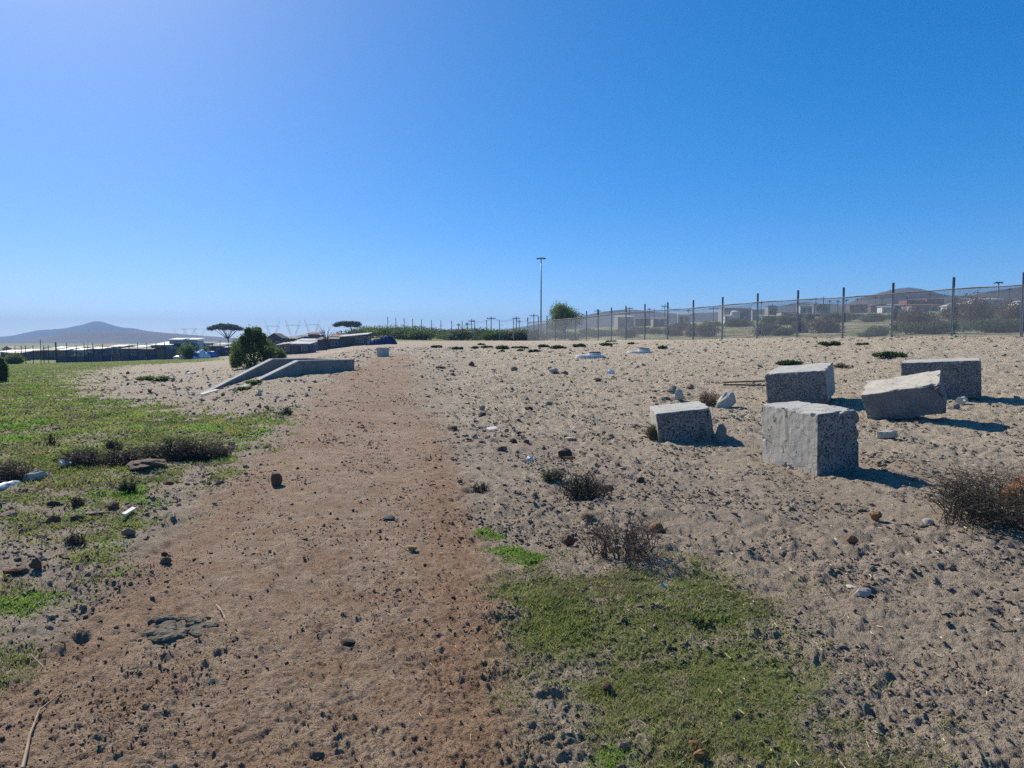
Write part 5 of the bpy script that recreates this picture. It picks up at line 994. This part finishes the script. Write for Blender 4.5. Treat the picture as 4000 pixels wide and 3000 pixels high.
# scrub behind the mesh fence
k = 0; GS = 'scrub behind the mesh fence'
for (px, w, h, d, m, lab) in ((3560, 300, 95, 56, B_SCRUB, 'wide brown scrub mass right of the sandy gap'), (3780, 330, 125, 60, B_SCRUB, 'tall brown scrub behind the second fence post from the right'), (3960, 260, 120, 54, B_SCRUB, 'brown scrub at the right edge behind the fence'), (3640, 330, 52, 45, G_DARK, 'dark green low scrub hugging the right fence panels'), (3900, 300, 58, 43, G_DARK, 'dark green scrub hugging the rightmost fence panel'), (3420, 160, 40, 44, G_DARK, 'dark low scrub mound below the sandy gap'),
    (3210, 190, 60, 60, B_SCRUB, 'brown thorny scrub between two middle fence posts'), (3130, 110, 48, 64, B_SCRUB, 'small brown scrub left of the thorny one'), (3000, 170, 52, 62, B_SCRUB, 'brown scrub dome left of centre behind the fence'), (3060, 120, 30, 56, G_DARK, 'low dark scrub below the brown dome'), (2760, 150, 62, 66, B_SCRUB, 'round dark brown scrub behind the post with white litter'), (2700, 90, 46, 70, B_SCRUB, 'brown scrub left of the round dark one'), (2620, 110, 40, 76, B_SCRUB, 'brown scrub below the low flat shed'), (2450, 120, 42, 82, B_SCRUB, 'brown scrub below the white-roofed low shack'), (2560, 160, 26, 92, G_SCRUB, 'grey-green scrub strip left of the brown scrub'),
    (3500, 120, 40, 100, G_MID, 'green bushes below the white cabin'), (3320, 110, 34, 105, G_MID, 'green bush below the dark brown shack'), (3160, 70, 30, 110, G_MID, 'green bush below the pale two-tier house'), (3000, 120, 32, 115, G_MID, 'green bushes below the bright white roof'), (2780, 70, 24, 120, G_MID, 'green bush left of the tall grey building'), (3700, 120, 40, 95, G_MID, 'green bushes below the long rusty shed'), (3850, 160, 50, 95, G_MID, 'green bushes below the light blue shed'), (2300, 130, 30, 110, G_SCRUB, 'grey-green scrub under the round tree'), (2090, 60, 22, 98, G_SCRUB, 'small scrub by the torn end of the mesh')):
    k += 1; bush(px, 0, w, h, d, m, lab, 40 + k, int(1400 + w * 9), 0.075 + 0.0004 * d, 'shrub', 'scrub', 8, 0.6, False, GS)
# growth on the mound behind the bare posts
for j, (px, w, h, d, m, lab) in enumerate(((1340, 130, 30, 118, G_SCRUB, 'grey bushes on the left flank of the green mound'), (1440, 190, 34, 128, G_MID, 'green bushes on the left part of the mound'), (1590, 230, 32, 128, G_MID, 'long green bushes on the crest of the mound'), (1730, 190, 36, 122, G_SCRUB, 'grey-green bushes on the right part of the mound'), (1850, 180, 38, 118, G_DARK, 'dark bushes right of the mound'), (1960, 160, 34, 116, G_SCRUB, 'grey-green bushes behind the bare posts'), (2040, 130, 44, 112, G_DARK, 'dark bushes left of the floodlight mast'), (1650, 220, 46, 101, G_DARK, 'low dark bushes behind the bare posts'), (1790, 220, 46, 100, G_SCRUB, 'low grey bushes behind the middle bare posts'), (1930, 220, 46, 99, G_DARK, 'low dark bushes near the last bare posts'))):
    bush(px, 0, w, h, d, m, lab, 80 + j, 2600, 0.13, 'shrub', 'scrub', 9, 0.5, False, 'bushes on and around the green mound')
for j, (px, w, h, d, m, lab) in enumerate(((1575, 170, 40, 102, G_SCRUB, 'olive bushes right of the navy tarpaulin'), (2030, 170, 44, 99, G_SCRUB, 'olive bushes by the first bare posts'), (1390, 200, 46, 112, G_SCRUB, 'olive bushes just above the bright tin roof'), (1520, 260, 44, 114, G_MID, 'fresh green bushes above the navy tarpaulin'), (1660, 240, 44, 114, G_SCRUB, 'olive bushes in the middle of the mound'), (1790, 240, 44, 110, G_DARK, 'dark bushes under the leftmost skyline poles'), (1900, 220, 46, 108, G_SCRUB, 'olive bushes under the thick dark pole'), (2010, 200, 48, 106, G_DARK, 'dark bushes between the poles and the mast'), (2090, 130, 44, 108, G_SCRUB, 'olive bushes at the foot of the floodlight mast'), (1180, 220, 30, 96, G_DARK, 'dark bushes behind the shacks left of the rusty box'), (960, 180, 40, 100, G_DARK, 'dark bushes behind the big round bush'), (850, 150, 34, 108, G_SCRUB, 'olive bushes under the flat pine at left'), (2200, 200, 34, 104, G_DARK, 'dark bushes below the round leafy tree'), (2360, 160, 30, 100, G_SCRUB, 'olive bushes right of the round leafy tree'), (2500, 180, 30, 104, G_DARK, 'dark green bushes below the dark low shack'), (2660, 160, 34, 108, G_SCRUB, 'olive bushes below the small white-roofed hut'), (2880, 180, 32, 108, G_DARK, 'dark green bushes below the tall grey building'), (3090, 160, 34, 100, G_SCRUB, 'olive bushes below the cream shack with rusty roof'), (3260, 160, 36, 96, G_DARK, 'dark green bushes right of the pale house'), (3400, 150, 34, 92, G_SCRUB, 'olive bushes below the low dark shed'))):
    bush(px, 0, w, h, d, m, lab, 180 + j, 3600, 0.13, 'shrub', 'scrub', 12, 0.5, False, 'bushes in the background')
# twiggy dry shrubs
twig = mat('dry_twig', (0.060, 0.046, 0.038), (0.105, 0.080, 0.062), 20, 0.95); twig_b = mat('brown_twig', (0.110, 0.078, 0.055), (0.165, 0.125, 0.09), 20, 0.95); twig_t = mat('tan_twig', (0.24, 0.17, 0.11), (0.17, 0.12, 0.08), 20, 0.95)
def shrub(px, py, w, h, label, seed, stems=70, m=None, leaves=0, lm=None, lean=0.0, thick=1.0, deep=0.8, group=None, cat='shrub', name='dry_shrub'):
    r = np.random.default_rng(seed); x, y = G(px, py); s = y / F; W, H = w * s, h * s; D = W * deep; y += D * .3; x = x * y / (y - D * .3); z = gz(x, y) - 0.02; root = thing(name, (x, y, z), label, cat, group); b = MB(); tips = []; t0 = (0.0030 + 0.0011 * y / 4) * thick * min(1.0, H / 0.3 + 0.4)
    for k in range(stems):
        a = r.uniform(0, 6.28); q = r.uniform(0.1, 1.1) ** .6 * (0.75 + 0.35 * math.sin(a * 2 + seed)); base = Vector((math.cos(a) * W * .30 * r.random(), math.sin(a) * D * .30 * r.random(), 0)); tip = Vector((math.cos(a) * W * .5 * q + lean * W, math.sin(a) * D * .5 * q, H * r.uniform(.22, 1.05) * (1 - .35 * q * q))); mid = base.lerp(tip, .5) + Vector((r.normal() * .05 * W, r.normal() * .05 * W, H * .10))
        b.tube([base, mid, tip], [t0 * 1.3, t0 * .9, t0 * .35], 3, False); tips.append(tip)
        for j in range(4):
            f = r.uniform(.3, .95); p0 = base.lerp(mid, f * 2) if f < .5 else mid.lerp(tip, f * 2 - 1); e = p0 + Vector((r.normal() * .11 * W, r.normal() * .11 * D, abs(r.normal()) * .16 * H + .04 * H)); b.tube([p0, p0.lerp(e, .5) + Vector((r.normal() * .015 * W, 0, .01)), e], [t0 * .6, t0 * .45, t0 * .25], 3, False); tips.append(e)
    b.build('branches', m or twig, root)
    if leaves:
        n = leaves; T = np.array([tuple(tips[i]) for i in r.integers(len(tips), size=n)]); T = T * r.uniform(.35, 1.03, (n, 1)) + r.normal(size=(n, 3)) * [W * .02, W * .02, H * .03]; T[:, 2] = np.maximum(T[:, 2], .01); V, Fc, t = leaf_mass(r, n, [(0, 0, 0)], [(1e-4,) * 3], 0.006 + .0012 * y); V = V.reshape(n, 4, 3) + T[:, None, :]; link('leaves', meshdata('leaves', V.reshape(-1, 3), Fc, False, [lm], None, np.repeat(r.random(n), 4)), root)
    return root
shrub(2275, 1962, 285, 112, 'dark bristly dry shrub on the bare soil right of the track', 3, 95, None, 260, G_SCRUB, 0.06)
shrub(2425, 2212, 470, 205, 'sparse dead twiggy shrub at the top of the near grass', 4, 78, twig_b, 200, B_SCRUB, thick=.8)
shrub(3880, 2095, 800, 245, 'large dark twiggy bush at the right edge by the orange boulder', 5, 230, None, 1300, G_SCRUB, thick=.75)
shrub(2768, 1585, 120, 62, 'tan dry shrub between the pale lump and the smallest block', 6, 80, twig_t, 300, B_SCRUB)
shrub(40, 1882, 270, 92, 'leftmost brown dry bush at the image edge', 7, 130, twig_b, 1500, B_SCRUB); shrub(335, 1824, 250, 74, 'brown dry bush right of the cream board', 8, 100, twig_b, 1000, B_SCRUB); shrub(445, 1760, 90, 54, 'small dark bush above the bush row', 9, 60, None, 400, G_SCRUB)
shrub(480, 1828, 220, 78, 'dark bush in the middle of the bush row', 10, 100, None, 900, B_SCRUB); shrub(700, 1802, 230, 98, 'tallest dark bush of the row, above the track edge', 11, 110, None, 1000, G_SCRUB); shrub(815, 1798, 240, 78, 'dark spreading bush at the right end of the row', 12, 110, None, 1000, B_SCRUB); shrub(600, 1794, 220, 62, 'brown bush behind the dark earth mound', 13, 80, twig_b, 700, B_SCRUB)
shrub(198, 1745, 60, 60, 'thin upright dead weed in the left grass', 14, 18, None, 120, G_SCRUB, cat='weed', name='dead_weed'); shrub(295, 2150, 100, 55, 'small dark dead bush among verge stones', 15, 60, None, 300, B_SCRUB); shrub(305, 1975, 80, 46, 'small dark dead bush above the broken brick', 16, 50, None, 300, B_SCRUB); shrub(500, 1925, 110, 60, 'dark green spindly weed on the left verge', 17, 40, None, 500, G_TUFT, cat='weed', name='weed')
shrub(1875, 1920, 92, 42, 'small flattened dead shrub right of the track', 18, 40); shrub(2160, 1900, 120, 52, 'olive tuft behind the dark bristly shrub', 19, 60, twig_t, 700, G_SCRUB, cat='tuft', name='grass_tuft'); shrub(2550, 1718, 66, 66, 'yellow-green tuft against the left side of the smallest block', 20, 60, twig_t, 600, G_SCRUB, cat='tuft', name='grass_tuft')
shrub(1120, 1620, 60, 40, 'dark dead weed at the left head of the track', 21, 40, None, 200, B_SCRUB, cat='weed', name='dead_weed'); shrub(3285, 1436, 60, 24, 'tan dry tuft behind the sloping-top block', 22, 50, twig_t, 300, G_STRAW, cat='tuft', name='grass_tuft')
# green cushions on the sand
def cushion(px, py, w, h, label, seed, m=None, n=900, group='green cushion plants on the sand'):
    r = np.random.default_rng(seed); x, y = G(px, py); s = y / F; W, H = w * s, h * s; y += W * .25; x *= y / (y - W * .25); z = gz(x, y); root = thing('cushion_plant', (x, y, z), label, 'plant', group); cen = []; rad = []
    for k in range(8): q = r.uniform(-.5, .5); cen.append((q * W * .75, r.uniform(-.2, .2) * W, H * .25 * r.uniform(.6, 1.2))); f = r.uniform(.12, .2); rad.append((W * f, W * f, H * .38 * (1 - abs(q))))
    V, Fc, t = leaf_mass(r, n, cen, rad, 0.012 + .0013 * y, outer=.3); V[:, 2] = np.maximum(V[:, 2], -.02); link('foliage', meshdata('foliage', V, Fc, False, [m or G_TUFT], None, t), root)
    b = MB()
    for k in range(5): b.tube([(0, 0, -.03), (cen[k][0], cen[k][1], cen[k][2])], .006, 3)
    b.build('stems', twig, root)
for j, (px, py, w, h, lab) in enumerate(((3460, 1402, 155, 40, 'largest green cushion plant, above the rearmost block'), (3080, 1428, 105, 30, 'green cushion plant behind the sloping-top block'), (3245, 1352, 85, 24, 'green cushion plant below the fence right of centre'), (3368, 1346, 50, 12, 'small green cushion right of the fence-side one'), (1700, 1358, 55, 14, 'leftmost green cushion on the crest'), (1788, 1366, 50, 20, 'green cushion second from left on the crest'), (1858, 1362, 32, 12, 'tiny green cushion left of the crest pair'), (1902, 1360, 46, 14, 'green cushion in the middle of the crest row'), (1880, 1348, 28, 10, 'tiny green cushion high on the crest'), (1962, 1364, 54, 22, 'dark green cushion right of the middle crest row'), (1962, 1374, 26, 12, 'tiny cushion just below the dark green one'), (2030, 1360, 70, 14, 'long flat green cushion on the crest'), (2082, 1374, 44, 18, 'green cushion low in the crest row'), (2030, 1370, 26, 12, 'tiny cushion below the long flat one'), (2122, 1357, 46, 16, 'green cushion right of the long flat one'), (2178, 1363, 66, 18, 'wide green cushion on the crest toward the manholes'), (2262, 1358, 58, 20, 'domed green cushion above the nearer manhole'), (2242, 1330, 36, 14, 'green cushion close under the fence'), (2372, 1352, 54, 18, 'green cushion above the further manhole'), (2388, 1337, 36, 10, 'small olive cushion at the fence foot'), (2466, 1345, 26, 10, 'tiny green cushion right of the further manhole'), (2590, 1362, 40, 14, 'pale olive tuft right of the further manhole'), (600, 1489, 112, 30, 'mossy green hummock in the rubble left of the ramp'), (1000, 1505, 80, 24, 'green weeds growing in the mouth of the ramp'), (960, 1525, 70, 20, 'green weeds along the left ramp wall'))):
    cushion(px, py, w, h, lab, 120 + j, G_MID if j > 21 else None, 700 if w < 60 else 1500)

# ------------------------------------------------------------------ grass
def grass():
    r = np.random.default_rng(31)
    def cand(n, ph0, ph1, r0, r1):
        ph = r.uniform(ph0, ph1, n); rr = np.exp(r.uniform(math.log(r0), math.log(r1), n)); return np.sin(ph) * rr, np.cos(ph) * rr, rr
    xs = []
    for (n, a, b, r0, r1) in ((300000, -0.06, 0.58, 2.3, 6.5), (330000, -0.78, -0.2, 3.2, 34), (60000, -0.74, -0.25, 34, 90)): xs.append(np.stack(cand(n, a, b, r0, r1), 1))
    A = np.concatenate(xs); x, y, rr = A.T; rd, g, sd = zones(x, y)
    keep = r.random(len(x)) < np.clip(g * 1.1, 0, 1) ** 1.3 * np.where((x > -0.5), 0.95, 1.0)
    keep &= (g > 0.08); keep &= r.random(len(x)) < np.where(x > -0.5, np.clip(0.74 + 0.8 * fbm(x * 2.3, y * 2.3, 85, 3), 0.25, 1), 1.0); x, y, rr, g = x[keep], y[keep], rr[keep], g[keep]; n = len(x); z = macro(x, y) + detail(x, y)
    tall = 0.55 + 0.6 * sstep(-0.3, 0.6, fbm(x * 1.3, y * 1.3, 71, 3)); near = np.clip((rr - 3) / 12, 0, 1)
    h = r.uniform(0.010, 0.028, n) * tall * (1 + 1.6 * near); wd = r.uniform(0.0018, 0.0042, n) * (1 + 0.55 * np.maximum(rr - 3, 0)); wd = np.minimum(wd, 0.045); h = np.maximum(h, wd * 1.0)
    a = r.uniform(0, 6.28, n); ln = r.uniform(0.2, 1.5, n) * h; b = r.uniform(0, 6.28, n)
    p = np.stack([x, y, z - 0.004], 1); wv = np.stack([np.cos(a) * wd, np.sin(a) * wd, np.zeros(n)], 1); tip = p + np.stack([np.cos(b) * ln, np.sin(b) * ln, h], 1)
    V = np.stack([p - wv, p + wv, tip], 1).reshape(-1, 3)
    pat = np.clip(0.45 + 0.5 * fbm(x * 0.8, y * 0.8, 73, 3) + 0.25 * fbm(x * 5, y * 5, 75, 2), 0, 1); t = np.clip(pat * 0.75 + 0.25 * r.random(n), 0, 1)
    strong = np.zeros(n, bool)
    for k in (4, 5, 7): strong |= sdist(GRASS[k][0], x, y) > -0.04
    strong |= (rr > 4.5) & (x < 0) & (fbm(x * 0.9, y * 0.9, 77, 3) > 0.25)
    dead = (~strong) & (r.random(n) < np.clip(0.36 + 0.6 * fbm(x * 1.1 + 7, y * 1.1, 79, 3), 0.05, 0.8) - 0.2 * near)
    fm = np.where(strong, 1, np.where(dead, 2, 0))
    me = meshdata('grass', V, np.arange(3 * n).reshape(n, 3), False, [G_TURF, G_BRIGHT, G_STRAW], fm, np.repeat(t, 3))
    tag(link('grass', me), 'short trampled grass in patches on both sides of the track', 'grass', None, 'stuff'); print('grass blades', n)
grass()
def straws():
    r = np.random.default_rng(77); n = 900; ph = r.uniform(-.6, .62, n); rr = np.exp(r.uniform(math.log(2.4), math.log(8), n)); x = np.sin(ph) * rr; y = np.cos(ph) * rr; z = gz(x, y); a = r.uniform(0, 6.28, n); L = r.uniform(.012, .05, n); w = .0012 * rr / 2.5; b = MB(); V = []
    d = np.stack([np.cos(a) * L, np.sin(a) * L, r.uniform(-.004, .008, n)], 1); s = np.stack([-np.sin(a) * w, np.cos(a) * w, 0 * a], 1); p = np.stack([x, y, z + .006], 1); up = np.stack([0 * a, 0 * a, w * 2], 1)
    V = np.stack([p - s, p + s, p + up, p + d - s, p + d + s, p + d + up], 1).reshape(-1, 3); Fc = np.concatenate([np.stack([np.arange(n) * 6 + i, np.arange(n) * 6 + j, np.arange(n) * 6 + j + 3, np.arange(n) * 6 + i + 3], 1) for i, j in ((0, 1), (1, 2), (2, 0))])
    tag(link('straw_bits', meshdata('straw_bits', V, Fc, False, [MATS['pale_straw']])), 'tiny bits of straw scattered on the near ground', 'straw', None, 'stuff')
straws()
# ------------------------------------------------------------------ air
def haze():
    b = MB(); b.box((-2600, -60, -12), (1800, 2700, 84)); m = bpy.data.materials.new('haze_air'); nt, nn, ll = nodes(m); o = N(nt, 'ShaderNodeOutputMaterial'); v = N(nt, 'ShaderNodeVolumePrincipled'); v.inputs['Color'].default_value = (0.36, 0.60, 1.0, 1); v.inputs['Density'].default_value = HAZE; v.inputs['Anisotropy'].default_value = 0.0; ll.new(v.outputs[0], o.inputs['Volume'])
    tag(b.build('haze', m), 'thin bluish haze over the plain', 'haze', None, 'stuff')
HAZE = 0.00042
haze()
